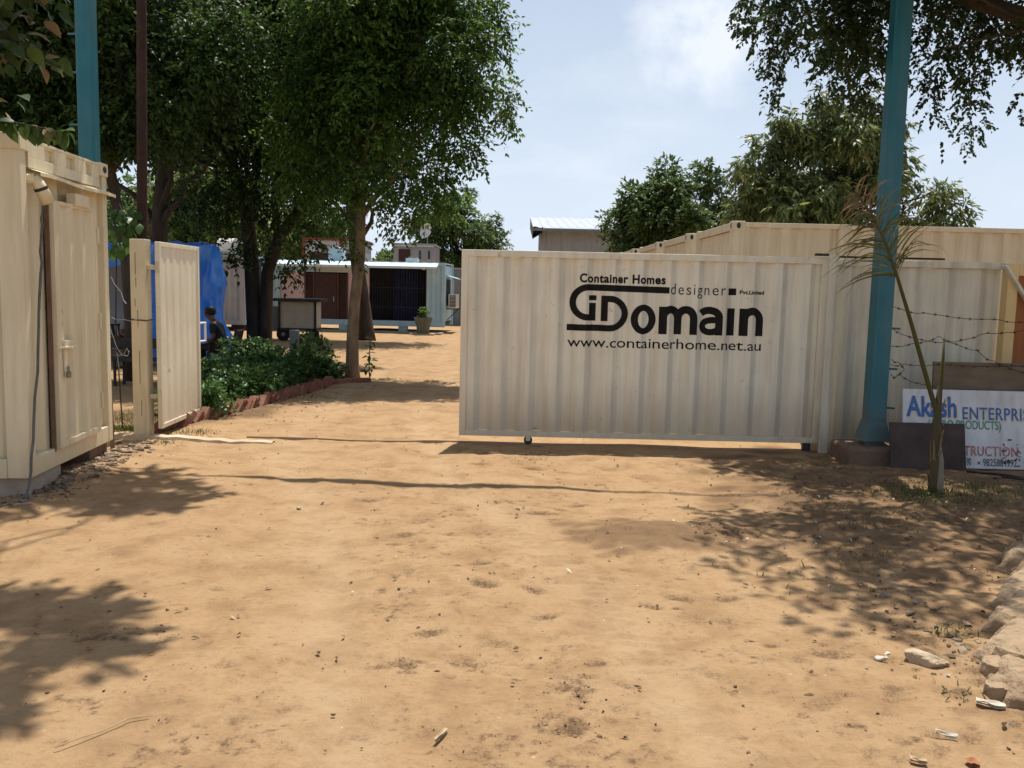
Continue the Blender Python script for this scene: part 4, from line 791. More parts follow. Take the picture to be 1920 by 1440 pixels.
# ------------------------------------------------------------------ threshold strip and rail
mb = MB(); mb.grid(lambda u, v: (-4.25 + 1.72 * u, 9.22 + .19 * v + .014 * math.sin(u * 31), .010 + gz(-4.25 + 1.72 * u, 9.3) + (.032 - .026 * u) - (.07 if v in (0, 1) else 0) + .004 * math.sin(u * 47 + v * 9)), 60, 8)
tag(mb.build('threshold_strip', M['pale_conc'], loc=(-3.4, 9.3, 0)), 'pale concrete threshold strip across the ground at the foot of the gate post', 'kerb')
mb = MB(); mb.grid(lambda u, v: (-2.9 + 6.3 * u, 9.585 + .03 * v, .006 + gz(-2.9 + 6.3 * u, 9.6) + (.008 if v in (0, 1) else .010) - (.04 if v in (0, 1) else 0)), 60, 3)
tag(mb.build('gate_rail', M['ledge'], loc=(0, 9.6, 0)), 'thin rusty steel rail half buried in the sand under the sliding gate', 'rail')
# hose coils seen under the gate
rr = random.Random(2); pts = []
for i in range(150):
    a = i * .27; pts.append((2.85 + (.46 + .05 * math.sin(i * .9)) * math.cos(a) + rr.gauss(0, .01), 10.5 + .26 * math.sin(a) + rr.gauss(0, .01), .03 + .0008 * i + rr.gauss(0, .004)))
tag(MB().tube(pts, .012, 6).build('hose_coil', M['rope'], loc=(2.85, 10.5, 0), smooth=True), 'straw coloured coil of hose on the ground behind the sliding gate', 'hose')
hs_ = [(4.45, 8.5, .05), (4.65, 8.45, .05), (4.78, 8.3, .05), (4.83, 8.1, .06), (4.78, 7.95, .08), (4.62, 7.85, .1), (4.42, 7.82, .11)]
tag(MB().tube([Vector(p) + Vector((0, 0, gz(p[0], p[1]) - .03)) for p in hs_], .012, 6).build('black_pipe', M['plastic'], loc=(4.6, 8.2, 0), smooth=True), 'short black pipe curving over the earth below the white sign', 'pipe')

# ------------------------------------------------------------------ shipping containers
def container(x, y, L_, Wd, z0, z1, mat, label, ang=0.0, group=None, holes=True, pitch=.278, name='shipping_container'):
    """x,y: left front corner; long side along +x, depth along +y"""
    t = thing(name, label, 'container', (x, y, 0), group); T = rotz(ang, (x, y, 0)); m3 = T.to_3x3()
    P = lambda a, b: (T @ Vector((a, b, 0))).xy
    dirn = lambda a, b: (m3 @ Vector((a, b, 0))).xy
    w = MB(); corr(w, P(.16, .03), P(L_ - .16, .03), z0 + .15, z1 - .06, dirn(0, -1), pitch); corr(w, P(.03, Wd - .16), P(.03, .16), z0 + .15, z1 - .12, dirn(-1, 0), .2, .04)
    corr(w, P(L_ - .03, .16), P(L_ - .03, Wd - .16), z0 + .15, z1 - .12, dirn(1, 0), .2, .04); w.box(.1, L_ - .1, Wd - .04, Wd - .02, z0, z1 - .05, T); w.build('wall', mat, t)
    for a in (0, L_ - .16):
        for b in (0, Wd - .16):
            MB().box(a, a + .16, b, b + .16, z0, z1 - .118, T).build('corner_post', mat, t)
            c = MB().box(a - .006, a + .172, b - .006, b + .166, z1 - .118, z1 + .012, T).build('corner_casting', mat, t, bevel=.008)
            if holes and b == 0:
                for mt_, ra, rb in ((Matrix.Translation((a + .08, -.0065, z1 - .05)) @ Matrix.Rotation(PI / 2, 4, 'X'), .028, .042), (Matrix.Translation((a - .0085 if a == 0 else a + .1725, .08, z1 - .05)) @ Matrix.Rotation(PI / 2, 4, 'Y'), .042, .028)):
                    MB().prism([(ra * math.cos(q), rb * math.sin(q)) for q in np.linspace(0, 2 * PI, 12, endpoint=False)], T @ mt_, .002).build('casting_hole', M['dark'], c)
    MB().box(.172, L_ - .172, 0, .05, z1 - .07, z1 - .005, T).box(.0, .05, .166, Wd - .166, z1 - .11, z1 - .005, T).box(L_ - .05, L_, .166, Wd - .166, z1 - .11, z1 - .005, T).build('top_rail', mat, t, bevel=.005)
    MB().box(.16, L_ - .16, 0, .05, z0, z0 + .155, T).box(0, .05, .16, Wd - .16, z0, z0 + .155, T).box(L_ - .05, L_, .16, Wd - .16, z0, z0 + .155, T).build('bottom_rail', mat, t)
    MB().box(.05, L_ - .05, .05, Wd - .05, z1 - .05, z1 - .03, T).build('roof', mat, t)
    return t
for i, (x, y, lab) in enumerate([(3.0, 12.4, 'nearest and longest cream shipping container, rising above the sheet fence'), (2.92, 15.25, 'second cream container in the row, behind the nearest one'), (2.86, 18.1, 'third cream container in the row, with open vents at its end'), (2.78, 21.2, 'farthest cream container in the row, only its corner showing')]):
    c = container(x, y, 12.19 if i == 0 else 6.06, 2.44, .1, 2.68, M['cont'], lab, 0.0, 'cream containers parked in a row')
    if i == 0: MB().box(1.47, 1.60, -.012, .055, .2, 2.61, rotz(0, (x, y, 0))).build('seam_post', M['cont'], c)
gc = container(-17.3, 31.0, 7.9, 2.44, .2, 2.62, M['lightgrey'], 'light grey ribbed container behind the blue tarpaulin shelter', 0, pitch=.2)
tk = MB(); tk.tube([(-10.45, 31.8, 2.95), (-9.85, 31.6, 2.95)], .27, 18); tag(tk.build('water_drum', M['white'], loc=(-10.1, 31.7, 2.6), smooth=False), 'white drum lying on the roof of the grey container', 'drum')
tag(MB().box(-9.9, -9.45, 31.1, 31.5, 0, .198).build('timber_block', M['rust'], loc=(-9.7, 31.3, 0)), 'dark block under the corner of the grey container', 'block')

# ------------------------------------------------------------------ pale blue container house
BA = Matrix.Translation((-2.50, 32.2, 0)) @ Matrix.Rotation(R(-3.0), 4, 'Z')      # local +x to the right along the front; right front corner at 0
bh = thing('container_house', 'pale blue container house with a brown louvred door and a dark barred opening', 'house', (-5.9, 33.4, 0))
def bbox(mb, x0, x1, y0, y1, z0, z1): return mb.box(x0, x1, y0, y1, z0, z1, BA)
BL = -6.75; b0, b1 = .22, 2.55
mb = MB(); f3 = (BA.to_3x3() @ Vector((0, -1, 0))).xy; BP = lambda a, b: (BA @ Vector((a, b, 0))).xy
corr(mb, BP(-.68, .03), BP(-.10, .03), b0 + .2, b1 - .12, f3, .2, .03); corr(mb, BP(BL + .1, .03), BP(-6.06, .03), b0 + .2, b1 - .12, f3, .2, .03)
corr(mb, BP(-.03, .12), BP(-.03, 2.32), b0 + .2, b1 - .1, (BA.to_3x3() @ Vector((1, 0, 0))).xy, .25, .03)
bbox(mb, BL, 0, 2.40, 2.43, b0, b1 - .02); bbox(mb, BL, BL + .03, .05, 2.4, b0, b1 - .02); bbox(mb, -6.06, -2.78, .05, .09, 2.12, 2.42); mb.build('wall', M['skyblue'], bh)
for a, b in ((-.12, 0), (-.12, 2.32), (BL, 0), (BL, 2.32)): bbox(MB(), a, a + .12, b, b + .12, b0, b1).build('corner_post', M['skyblue'], bh)
bbox(MB(), BL + .12, -.12, 0, .10, b0, b0 + .2).build('sill_beam', M['skyblue'], bh)
bbox(MB(), BL + .12, -.12, .0, .08, b1 - .13, b1).build('top_beam', M['skyblue'], bh)
bbox(MB(), BL + .02, -.02, .1, 2.4, b1 - .05, b1 - .01).build('roof', M['whitewash'], bh)
bbox(MB(), BL + .1, -.1, .12, 2.35, b0 + .1, b0 + .18).build('floor', M['interior'], bh)
bbox(MB(), BL + .1, -.1, 1.5, 1.55, b0 + .18, b1 - .06).build('back_partition', M['interior'], bh)
aw = MB()
for k in range(34): aw.add([BA @ Vector((-6.1 + 5.86 * (k + i) / 34, yy, zz_ + (.012 if (k + i) % 2 else 0))) for i in (0, 1) for yy, zz_ in ((-.55, b1 - .19), (.04, b1 - .02))], [(0, 2, 3, 1)])
bbox(aw, -6.1, -.24, -.565, -.55, b1 - .25, b1 - .17); M['awning'] = pmat('pale_awning_sheet', (0.56, 0.66, 0.70), (0.5, 0.6, 0.64), rough=0.5); aw.build('awning', M['awning'], bh)
for x0, x1 in ((-3.56, -2.78), (-6.06, -5.17)): bbox(MB(), x0, x1, .06, .09, b0 + .2, 2.12).build('pink_panel', M['pink'], bh)
dd = bbox(MB(), -4.78, -3.98, .03, .08, b0 + .2, 2.08).build('door', M['brown'], bh); bbox(MB(), -4.10, -4.06, .0, .03, 1.05, 1.25).build('door_handle', M['steel'], dd)
for x0, x1 in ((-5.17, -4.80), (-3.96, -3.56)):
    bbox(MB(), x0, x1, .092, .10, b0 + .2, 2.08).build('louvre_gap_shade', M['dark'], bh); lv = MB(); bbox(lv, x0, x0 + .05, .02, .09, b0 + .2, 2.08); bbox(lv, x1 - .05, x1, .02, .09, b0 + .2, 2.08)  # dark sheet added behind the slats to stand in for shade in the gaps
    for k in range(19):
        z = b0 + .24 + k * .087; lv.add([BA @ Vector(p) for p in ((x0 + .05, .03, z), (x1 - .05, .03, z), (x1 - .05, .075, z + .040), (x0 + .05, .075, z + .040))], [(0, 1, 2, 3)])
    lv.build('louvre', M['louvre'], bh)
sg2 = bbox(MB(), -4.9, -3.2, .02, .048, 2.16, 2.36).build('name_board', M['whitewash'], bh)
# (the board's wording is too small to read in the photograph, so it carries faint smudged bars only)
sm_ = MB()
for k in range(7): bbox(sm_, -4.7 + k * .19, -4.7 + k * .19 + .13, .014, .0195, 2.22 + .03 * (k % 2), 2.30)
sm_.build('faded_marks', M['stan'], sg2)
gb = MB()
for k in range(22): x = -2.76 + k * .097; gb.tube([BA @ Vector((x, .05, b0 + .2)), BA @ Vector((x, .05, b1 - .12))], .010, 5)
for z in (.9, 1.6): bbox(gb, -2.78, -.68, .04, .06, z, z + .02)
gb.build('window_bars', M['dark'], bh)
cu = MB(); cu.grid(lambda u, v: BA @ Vector((-2.0 + .9 * u, .7 + .05 * math.sin(u * 30), b0 + .2 + 1.9 * v)), 40, 2); cu.build('navy_curtain', M['navy'], bh)
bbox(MB(), -.85, -.73, .0, .05, 2.28, 2.38).build('wall_lamp', M['white'], bh)
bbox(MB(), .0, .02, .55, 1.45, 1.0, 1.95).build('end_window', M['dark'], bh)
ef = MB(); ef.add([BA @ Vector(p) for p in ((.01, .4, 2.1), (.01, 1.6, 2.1), (.42, 1.6, 1.98), (.42, .4, 1.98))], [(0, 1, 2, 3)]); bbox(ef, .41, .425, .4, 1.6, 1.955, 1.99); ef.build('window_hood', M['skyblue'], bh)
for x in (-5.2, -3.9, -1.7): bbox(MB(), x, x + .3, .05, .4, 0, b0).build('pad', M['skyblue'], bh)
ac = thing('air_conditioner', 'cream outdoor air conditioning unit on the end wall of the blue house', 'air conditioner', BA @ Vector((.25, 1.0, .9)))
bbox(MB(), .06, .36, .55, 1.35, .90, 1.42).build('casing', M['white'], ac, bevel=.01)
g_ = MB()
for k in range(9): bbox(g_, .10, .33, .535, .55, .95 + k * .05, .975 + k * .05)
g_.build('grille', M['dark'], ac); b_ = MB(); bbox(b_, .0, .42, .6, .64, .86, .90); bbox(b_, .0, .42, 1.26, 1.30, .86, .90); b_.bar(BA @ Vector((.4, .62, .86)), BA @ Vector((.0, .62, .45)), .03); b_.build('bracket', M['dark'], ac)
b_ = MB().tube([BA @ Vector((.2, .9, 1.42)), BA @ Vector((.2, .9, 1.95))], .015, 6); b_.build('pipe', M['white'], ac)
vh = thing('roof_cowl', 'pale blue rounded vent cowl on the roof of the blue house', 'vent', BA @ Vector((-4.3, .8, 2.54)))
prof_ = [(0, 0)] + [(.27 + .27 * math.cos(a), .26 + .26 * math.sin(a)) for a in np.linspace(PI, 0, 12)] + [(.54, 0)]
MB().prism(prof_, BA @ Matrix.Translation((-4.42, 1.05, 2.55)) @ Matrix.Rotation(PI / 2, 4, 'X'), .55).build('hood', M['skyblue'], vh); bbox(MB(), -4.47, -3.83, .45, 1.1, 2.54, 2.56).build('flange', M['skyblue'], vh)
vb = thing('roof_box', 'small pale blue box with two caps on the roof of the blue house', 'box', BA @ Vector((-1.35, .8, 2.54)))
bbox(MB(), -1.55, -1.12, .6, 1.0, 2.54, 2.70).build('box', M['skyblue'], vb, bevel=.01)
for x in (-1.47, -1.25): bbox(MB(), x, x + .10, .72, .86, 2.70, 2.76).build('cap', M['stone'], vb)
sl = MB(); bbox(sl, -6.3, .0, -1.0, -.05, -.05, .05); tag(sl.build('path', M['concrete'], loc=(-5.5, 31.7, 0)), 'concrete apron in front of the blue house', 'path', kind='structure')
# planter
pl = thing('planter', 'dark green tapered planter with a small plant in front of the blue house', 'planter', (-3.16, 31.05, 0))
def ring(r, z, n=20): return [(-3.16 + r * math.cos(2 * PI * i / n), 31.05 + r * math.sin(2 * PI * i / n), z) for i in range(n)]
vs = ring(.21, .05) + ring(.24, .30) + ring(.31, .50) + ring(.33, .60) + ring(.29, .60) + ring(.28, .52); fs = [(k * 20 + i, k * 20 + (i + 1) % 20, (k + 1) * 20 + (i + 1) % 20, (k + 1) * 20 + i) for k in range(5) for i in range(20)]
MB().add(vs, fs + [tuple(range(100, 120))]).build('pot', M['pot'], pl)
MB().box(-3.6, -2.75, 30.8, 31.35, -.02, .05).build('base_slab', M['pale_conc'], pl)
leaf_mesh('plant', *sprigs([(-3.16, 31.05, .74, .11, .11, .14)], 26, .14, 6, .12, .05, -.3, 3), LF['bglight'], pl)
# grey boundary wall, buildings behind
bw = thing('boundary_wall', 'grey ribbed boundary wall behind the blue container house', 'wall', (0, 40, 0)); mb = MB(); corr(mb, (-14, 39), (8, 39), 0, 2.45, (0, -1), .5, .05); mb.build('panel', M['greywall'], bw); MB().box(-14, 8, 38.95, 39.1, 2.45, 2.52).build('coping', M['lightgrey'], bw)
for k in range(6): MB().box(-2.2 - k * 2.2, -2.05 - k * 2.2, 38.88, 38.95, 0, 2.45).build('pier', M['greywall'], bw)
rb = thing('red_trimmed_house', 'white upper room with red trim rising behind the blue house', 'house', (-10.8, 52, 0))
MB().box(-12.3, -9.0, 52, 56, 0, 4.2).build('wall', M['whitewash'], rb)
MB().box(-12.35, -8.95, 51.94, 56.05, 4.2, 4.33).box(-10.22, -10.06, 51.95, 52.0, 0, 4.2).box(-12.35, -12.2, 51.95, 52.0, 0, 4.2).build('red_trim', M['redtrim'], rb)
for x0, x1 in ((-11.8, -10.8), (-9.95, -9.3)):
    w = MB().box(x0 - .08, x1 + .08, 51.95, 52.0, 2.55, 3.5).build('window', M['redtrim'], rb); MB().box(x0, x1, 51.94, 51.95, 2.62, 3.42).build('pane', M['dark'], w)
gb2 = thing('grey_cabin', 'grey flat roofed cabin with a dark doorway behind the blue house', 'cabin', (-5.9, 50, 0))
MB().box(-6.85, -4.55, 50, 54, 0, 3.95).build('wall', M['lightgrey'], gb2); MB().box(-6.92, -4.48, 49.93, 54.1, 3.95, 4.05).build('roof', M['lightgrey'], gb2)
MB().box(-6.5, -5.85, 49.96, 50.0, 1.9, 3.72).build('doorway', M['brown'], gb2)
for x in (-5.35, -4.85): MB().box(x, x + .09, 49.95, 50.0, 3.2, 3.65).build('wall_fitting', M['dark'], gb2)
MB().box(-6.9, -4.5, 49.9, 49.93, 3.86, 3.95).build('fascia', M['whitewash'], gb2)
sd = thing('satellite_dish', 'white satellite dish on the roof of the grey cabin', 'dish', (-4.95, 50.5, 4.05))
dm = Matrix.Translation((-4.95, 50.3, 4.75)) @ Matrix.Rotation(R(70), 4, 'X') @ Matrix.Rotation(R(-35), 4, 'Y')
mb = MB(); mb.grid(lambda u, v: dm @ Vector((.44 * v * math.cos(2 * PI * u), .44 * v * math.sin(2 * PI * u), .13 * v * v)), 24, 5); mb.build('dish', M['white'], sd, smooth=True)
MB().tube([(-4.95, 50.5, 4.05), (-4.95, 50.42, 4.7)], .03, 8).build('mast', M['steel'], sd)
# metal shed
sh = thing('metal_shed', 'tall grey ribbed metal shed with a zinc roof behind the containers', 'shed', (6, 50, 0))
mb = MB(); corr(mb, (1.5, 50), (12, 50), 0, 5.0, (0, -1), .28, .03); corr(mb, (1.5, 58), (1.5, 50), 0, 5.2, (-1, 0), .28, .03); mb.build('wall', M['shed'], sh)
mb = MB(); mb.grid(lambda u, v: (.95 + 11.4 * u, 49.1 + 10 * v, 5.05 + .06 * math.sin(u * 11.4 / .25 * PI) * .5 + 1.3 * v + .1 * (1 - u) * 0), 180, 2); mb.build('roof', M['shedroof'], sh)
mb = MB(); mb.add([(.95, 49.1, 5.03), (1.5, 49.1, 5.03), (1.5, 49.1, 4.9), (.95, 49.1, 4.35), (.95, 59, 6.3), (.95, 59, 5.6)], [(0, 3, 5, 4)]); mb.box(.95, 12.3, 49.12, 49.16, 4.85, 5.0); mb.add([(.95, 49.1, 4.4), (1.5, 49.1, 4.75), (1.5, 59, 6), (.95, 59, 5.7)], [(0, 1, 2, 3)]); mb.build('soffit', M['greywall'], sh)
MB().tube([(1.5, 49.9, 3.2), (1.2, 49.6, 3.2), (.85, 49.4, 3.08)], .03, 6).box(.45, .85, 49.3, 49.5, 3.0, 3.1).build('lamp_arm', M['dark'], sh)

# ------------------------------------------------------------------ food cart
ct = thing('food_cart', 'cream panelled serving cart with a dark overhanging top behind the trees', 'cart', (-6.2, 26.3, 0))
MB().box(-6.85, -5.80, 25.95, 26.75, .38, 1.16).build('body', M['creampanel'], ct, bevel=.01)
MB().box(-7.05, -5.62, 25.8, 26.9, 1.165, 1.25).build('top', M['dark'], ct, bevel=.008)
for x in (-6.88, -5.83): MB().box(x, x + .06, 25.92, 25.98, .3, 1.16).build('corner_trim', M['dark'], ct)
MB().box(-6.9, -5.76, 25.92, 26.78, .32, .38).build('chassis', M['dark'], ct)
for x in (-6.75, -5.9):
    w = MB().tube([(x, 25.98, .2), (x, 26.06, .2)], .2, 18).build('wheel', M['plastic'], ct); MB().tube([(x, 25.97, .2), (x, 26.07, .2)], .06, 10).build('hub', M['steel'], w)
MB().box(-7.75, -6.9, 26.1, 26.7, .3, 1.0).build('side_box', M['greywall'], ct)

# ------------------------------------------------------------------ tarpaulin shelter
ts = thing('tarp_shelter', 'open shelter covered with a bright blue tarpaulin behind the swing gate', 'shelter', (-7.7, 19.5, 0))
def tn(x, y, k=1): return .035 * math.sin(x * 7.1 + y * 3) + .03 * math.sin(x * 3.3 - y * 5.2 + 1) + .02 * math.sin(x * 15 + y * 11)
XR = lambda y: -5.93 - .46 * (y - 17.95)
mb = MB(); mb.grid(lambda u, v: (-11 + (XR(17.95 + 3.6 * v) + 11) * u, 17.95 + 3.6 * v, 2.36 + .12 * math.sin(PI * v) + tn(5 * u, 3.6 * v)), 60, 30); mb.build('roof_sheet', M['tarp'], ts, smooth=True)
mb = MB(); mb.grid(lambda u, v: (-11 + 4.3 * u, 17.90 - .05 * math.sin(v * 3) - .02 * math.sin(u * 60), 2.37 + tn(4.3 * u, 0) * (1 - v) - (.40 + .05 * math.sin(u * 22)) * v), 90, 6); mb.build('valance', M['tarp'], ts, smooth=True)
def curtain(u, v):
    fl = max(0, (v - .5) / .5); wr = .055 * math.sin(u * 31 + v * 3 + 1.2 * math.sin(v * 6)) + .04 * math.sin(u * 17 - v * 9) + .03 * abs(math.sin(v * 13 + u * 7)) + .02 * math.sin(u * 57 + v * 13)
    if u < .6: x, y, f2 = -7.3 + 1.37 * u / .6, 17.92, u / .6
    else: q = (u - .6) / .4; y = 17.92 + 3.4 * q; x, f2 = XR(y), 1 - .7 * q
    return (x + fl ** 1.4 * .62 * f2 + (0 if u < .6 else wr), y - .45 * fl ** 1.3 * (1 if u < .6 else 1 - (u - .6) / .4) - (wr if u < .6 else 0), 2.39 - 2.33 * v - .015 * math.sin(u * 25) + .02 * (1 - v) * math.sin(u * 40))
mb = MB(); mb.grid(curtain, 110, 44); mb.build('side_sheet', M['tarp'], ts, smooth=True)
for x in (-10.9, -8.5, -6.9): MB().tube([(x, 18.05, 0), (x, 18.05, 2.3)], .035, 7).build('pole', M['bark'], ts)
MB().box(-11, -7.6, 21.4, 21.46, 0, 2.3).build('back_wall', M['lightgrey'], ts)
# bench in front
def bench(x0, x1, y, label):
    t = thing('metal_bench', label, 'bench', ((x0 + x1) / 2, y, 0))
    MB().box(x0, x1, y - .2, y + .2, .42, .46).build('seat', M['dark'], t); MB().box(x0, x1, y + .2, y + .23, .60, .76).build('backrest', M['dark'], t)
    for x in (x0 + .15, (x0 + x1) / 2, x1 - .15): MB().bar((x, y - .15, 0), (x, y - .15, .42), .035).bar((x, y - .15, .30), (x, y + .17, .30), .03).bar((x, y + .17, 0), (x, y + .215, .74), .035).build('leg', M['dark'], t)
bench(-7.4, -5.1, 14.0, 'dark metal bench in deep shade behind the gate post')

# ------------------------------------------------------------------ people
def skin_mesh(name, nodes, edges, mat, parent, sub=2):
    """nodes: dict key -> (x,y,z,r)"""
    keys = list(nodes); me = bpy.data.meshes.new(name); me.from_pydata([nodes[k][:3] for k in keys], [(keys.index(a), keys.index(b)) for a, b in edges], [])
    o = bpy.data.objects.new(name, me); COL.objects.link(o); o.modifiers.new('s', 'SKIN'); 
    for i, k in enumerate(keys):
        r = nodes[k][3]; r = r if hasattr(r, '__len__') else (r, r); me.skin_vertices[0].data[i].radius = r; me.skin_vertices[0].data[i].use_root = (i == 0)
    sb = o.modifiers.new('u', 'SUBSURF'); sb.levels = sub; sb.render_levels = sub
    dg_ = bpy.context.evaluated_depsgraph_get(); dg_.update(); m2 = bpy.data.meshes.new_from_object(o.evaluated_get(dg_)); bpy.data.objects.remove(o); m2.name = name
    m2.materials.clear(); r = link_mesh(name, m2, mat, parent); m2.polygons.foreach_set('use_smooth', [True] * len(m2.polygons)); return r
def seated(loc, face, label, shirt, lean=.16, seat=.40, bow=.05):
    """person seated, facing direction angle `face` (0 = +x)"""
    t = thing('person', label, 'person', loc); T = rotz(face, loc)
    def W_(d): return {k: (*(T @ Vector(v[:3])), v[3]) for k, v in d.items()}
    s = seat; nd = {'pel': (0, 0, s + .10, .125), 'bel': (lean * .3, 0, s + .25, .115), 'che': (lean * .8, 0, s + .43, (.125, .15)), 'nk': (lean * 1.05, 0, s + .545, .06), 'hd0': (lean * 1.2 + .03, 0, s + .60, .055), 'hd1': (lean * 1.3 + bow, 0, s + .68, .088), 'hd2': (lean * 1.3 + bow - .012, 0, s + .745, .085), 'nose': (lean * 1.3 + bow + .098, 0, s + .672, .018)}
    ed = [('pel', 'bel'), ('bel', 'che'), ('che', 'nk'), ('nk', 'hd0'), ('hd0', 'hd1'), ('hd1', 'hd2'), ('hd1', 'nose')]
    for sd_, y in (('l', 1), ('r', -1)):
        nd.update({'sh' + sd_: (lean * .85, .17 * y, s + .49, .062), 'el' + sd_: (lean * .3 + .06, .215 * y, s + .24, .044), 'wr' + sd_: (lean * .3 + .27, .17 * y, s + .20, .030), 'pa' + sd_: (lean * .3 + .335, .155 * y, s + .185, .030),
                   'hi' + sd_: (.07, .09 * y, s + .075, .09), 'kn' + sd_: (.42, .12 * y, s + .08, .062), 'an' + sd_: (.40, .12 * y, .09, .042), 'to' + sd_: (.54, .13 * y, .035, .034)})
        ed += [('che', 'sh' + sd_), ('sh' + sd_, 'el' + sd_), ('el' + sd_, 'wr' + sd_), ('wr' + sd_, 'pa' + sd_), ('pel', 'hi' + sd_), ('hi' + sd_, 'kn' + sd_), ('kn' + sd_, 'an' + sd_), ('an' + sd_, 'to' + sd_)]
        for k in range(4):
            a = (k - 1.5) * .02; l = (.075, .085, .08, .062)[k]
            nd['f%d' % k + sd_] = (lean * .3 + .36 + l * .55, .155 * y + a, s + .178, .009); nd['g%d' % k + sd_] = (lean * .3 + .36 + l * .9, .155 * y + a, s + .158, .008)
            ed += [('pa' + sd_, 'f%d' % k + sd_), ('f%d' % k + sd_, 'g%d' % k + sd_)]
        nd['th' + sd_] = (lean * .3 + .35, .155 * y - .045 * y, s + .185, .010); ed += [('pa' + sd_, 'th' + sd_)]
    skin_mesh('body', W_(nd), ed, M['skin'], t)
    # clothing as a slightly larger skin over torso, upper arms and legs
    g = .012; cl = {k: (*nd[k][:3], (nd[k][3][0] + g, nd[k][3][1] + g) if hasattr(nd[k][3], '__len__') else nd[k][3] + g) for k in ('bel', 'che', 'pel', 'shl', 'shr')}; cl['nk'] = (*[a * .75 + b * .25 for a, b in zip(nd['nk'][:3], nd['che'][:3])], .085)
    for q in 'lr': a, b = Vector(nd['sh' + q][:3]), Vector(nd['el' + q][:3]); m_ = a.lerp(b, .72); cl['sl' + q] = (*m_, .062)
    skin_mesh('shirt', W_(cl), [('pel', 'bel'), ('bel', 'che'), ('che', 'nk'), ('che', 'shl'), ('che', 'shr'), ('shl', 'sll'), ('shr', 'slr')], shirt, t)
    tr = {k: (*nd[k][:3], nd[k][3] + g) for k in ('pel', 'hil', 'hir', 'knl', 'knr', 'anl', 'anr')}
    skin_mesh('trousers', W_(tr), [('pel', 'hil'), ('pel', 'hir'), ('hil', 'knl'), ('hir', 'knr'), ('knl', 'anl'), ('knr', 'anr')], M['trouser'], t)
    hm = MB(); c = T @ Vector((lean * 1.3 + bow - .022, 0, s + .745))
    hm.blob(c, (.105, .093, .098), 4, 3, 0, 1.0); h = hm.build('hair', M['hair'], t, smooth=True)
    for y in (1, -1): MB().blob(T @ Vector((lean * 1.3 + bow - .005, .093 * y, s + .675)), (.02, .014, .032), 6, 1, .1).build('ear', M['skin'], t)
    for y in (1, -1): MB().blob(T @ Vector((lean * 1.3 + bow + .083, .033 * y, s + .697)), (.009, .012, .008), 8, 1, .05).build('eye', M['hair'], t)
    MB().blob(T @ Vector((lean * 1.3 + bow + .083, 0, s + .632)), (.01, .025, .007), 8, 1, .05).build('mouth', M['redtrim'], t)
    return t
def chair(loc, face, label):
    t = thing('plastic_chair', label, 'chair', loc); T = rotz(face, loc)
    MB().box(-.22, .24, -.23, .23, .375, .40, T).build('seat', M['plastic'], t, bevel=.01)
    bk = MB()
    for y in (-.2, -.07, .07, .2): bk.bar(T @ Vector((-.20, y, .40)), T @ Vector((-.30, y, .80)), .05, .02)
    bk.bar(T @ Vector((-.30, -.23, .80)), T @ Vector((-.30, .23, .80)), .06, .025); bk.build('backrest', M['plastic'], t)
    for x, y in ((-.2, -.2), (-.2, .2), (.22, -.2), (.22, .2)): MB().bar(T @ Vector((x, y, .375)), T @ Vector((x * 1.3, y * 1.1, 0)), .04, .035).build('leg', M['plastic'], t)
    for y in (-.25, .25): MB().bar(T @ Vector((-.25, y, .60)), T @ Vector((.18, y, .60)), .05, .025).bar(T @ Vector((.18, y, .60)), T @ Vector((.2, y * .9, .39)), .04, .025).build('armrest', M['plastic'], t)
seated((-5.42, 16.5, 0), PI, 'person in dark clothes seated in profile in front of the blue tarpaulin', M['shirt'], .14, .40, .06)
chair((-5.40, 16.5, 0), PI, 'black plastic chair under the person beside the blue tarpaulin')
seated((-7.60, 17.4, 0), -.5, 'person in a grey shirt sitting in the shade behind the dark metal bench', M['greyshirt'], .2, .40, .04)
chair((-7.62, 17.4, 0), -.5, 'black plastic chair in the dark shelter under the person in grey')

# ------------------------------------------------------------------ trees
def tree(label, base, name='tree', group=None): return thing(name, label, 'tree', (base[0], base[1], 0), group)
# slender tree by the drive
tA = tree('slender pale trunked tree at the end of the hedge, nearest the drive', (-2.93, 16.14), 'neem_tree')
tr_ = MB().tube([(-2.93, 16.14, -.1), (-2.93, 16.14, .15), (-2.93, 16.15, .8), (-2.89, 16.15, 1.4), (-2.80, 16.15, 2.2), (-2.77, 16.1, 4.1), (-2.6, 16.0, 5.6)], [.17, .125, .105, .10, .095, .085, .06], 12)
limbs(tr_, (-2.78, 16.15, 2.9), [(-1.5, 15.9, 4.6), (-3.9, 16.3, 4.6), (-2.4, 15.2, 4.4)], .06, .02, 3); limbs(tr_, (-2.72, 16.1, 4.3), [(-.9, 16, 6.0), (-3.8, 15.6, 6.4), (-2.0, 16.8, 6.6), (-1.6, 15.4, 5.6)], .06, .02, 4)
tr_.build('trunk', M['bark_pale'], tA, smooth=True)
clA = fill(-2.45, 16.0, 6.2, 1.65, 1.5, 2.1, 46, .55, 31, .3, 1.0) + [(-1.1, 16, 4.35, .45, .5, .45), (-1.5, 15.8, 3.7, .4, .4, .45), (-.95, 15.9, 5.0, .45, .5, .4), (-.55, 15.9, 6.1, .35, .4, .3), (-.4, 15.8, 5.75, .22, .3, .2), (-1.7, 15.8, 3.15, .25, .3, .3), (-2.1, 15.8, 2.95, .22, .25, .4), (-2.4, 15.6, 3.4, .45, .4, .35), (-3.4, 15.8, 3.7, .55, .5, .5), (-3.9, 16, 4.4, .6, .6, .6), (-1.2, 15.9, 3.35, .2, .25, .3), (-3.2, 15.9, 2.95, .3, .3, .3), (-.75, 15.9, 4.0, .2, .25, .25), (-2.9, 15.95, 2.4, .18, .18, .25)]
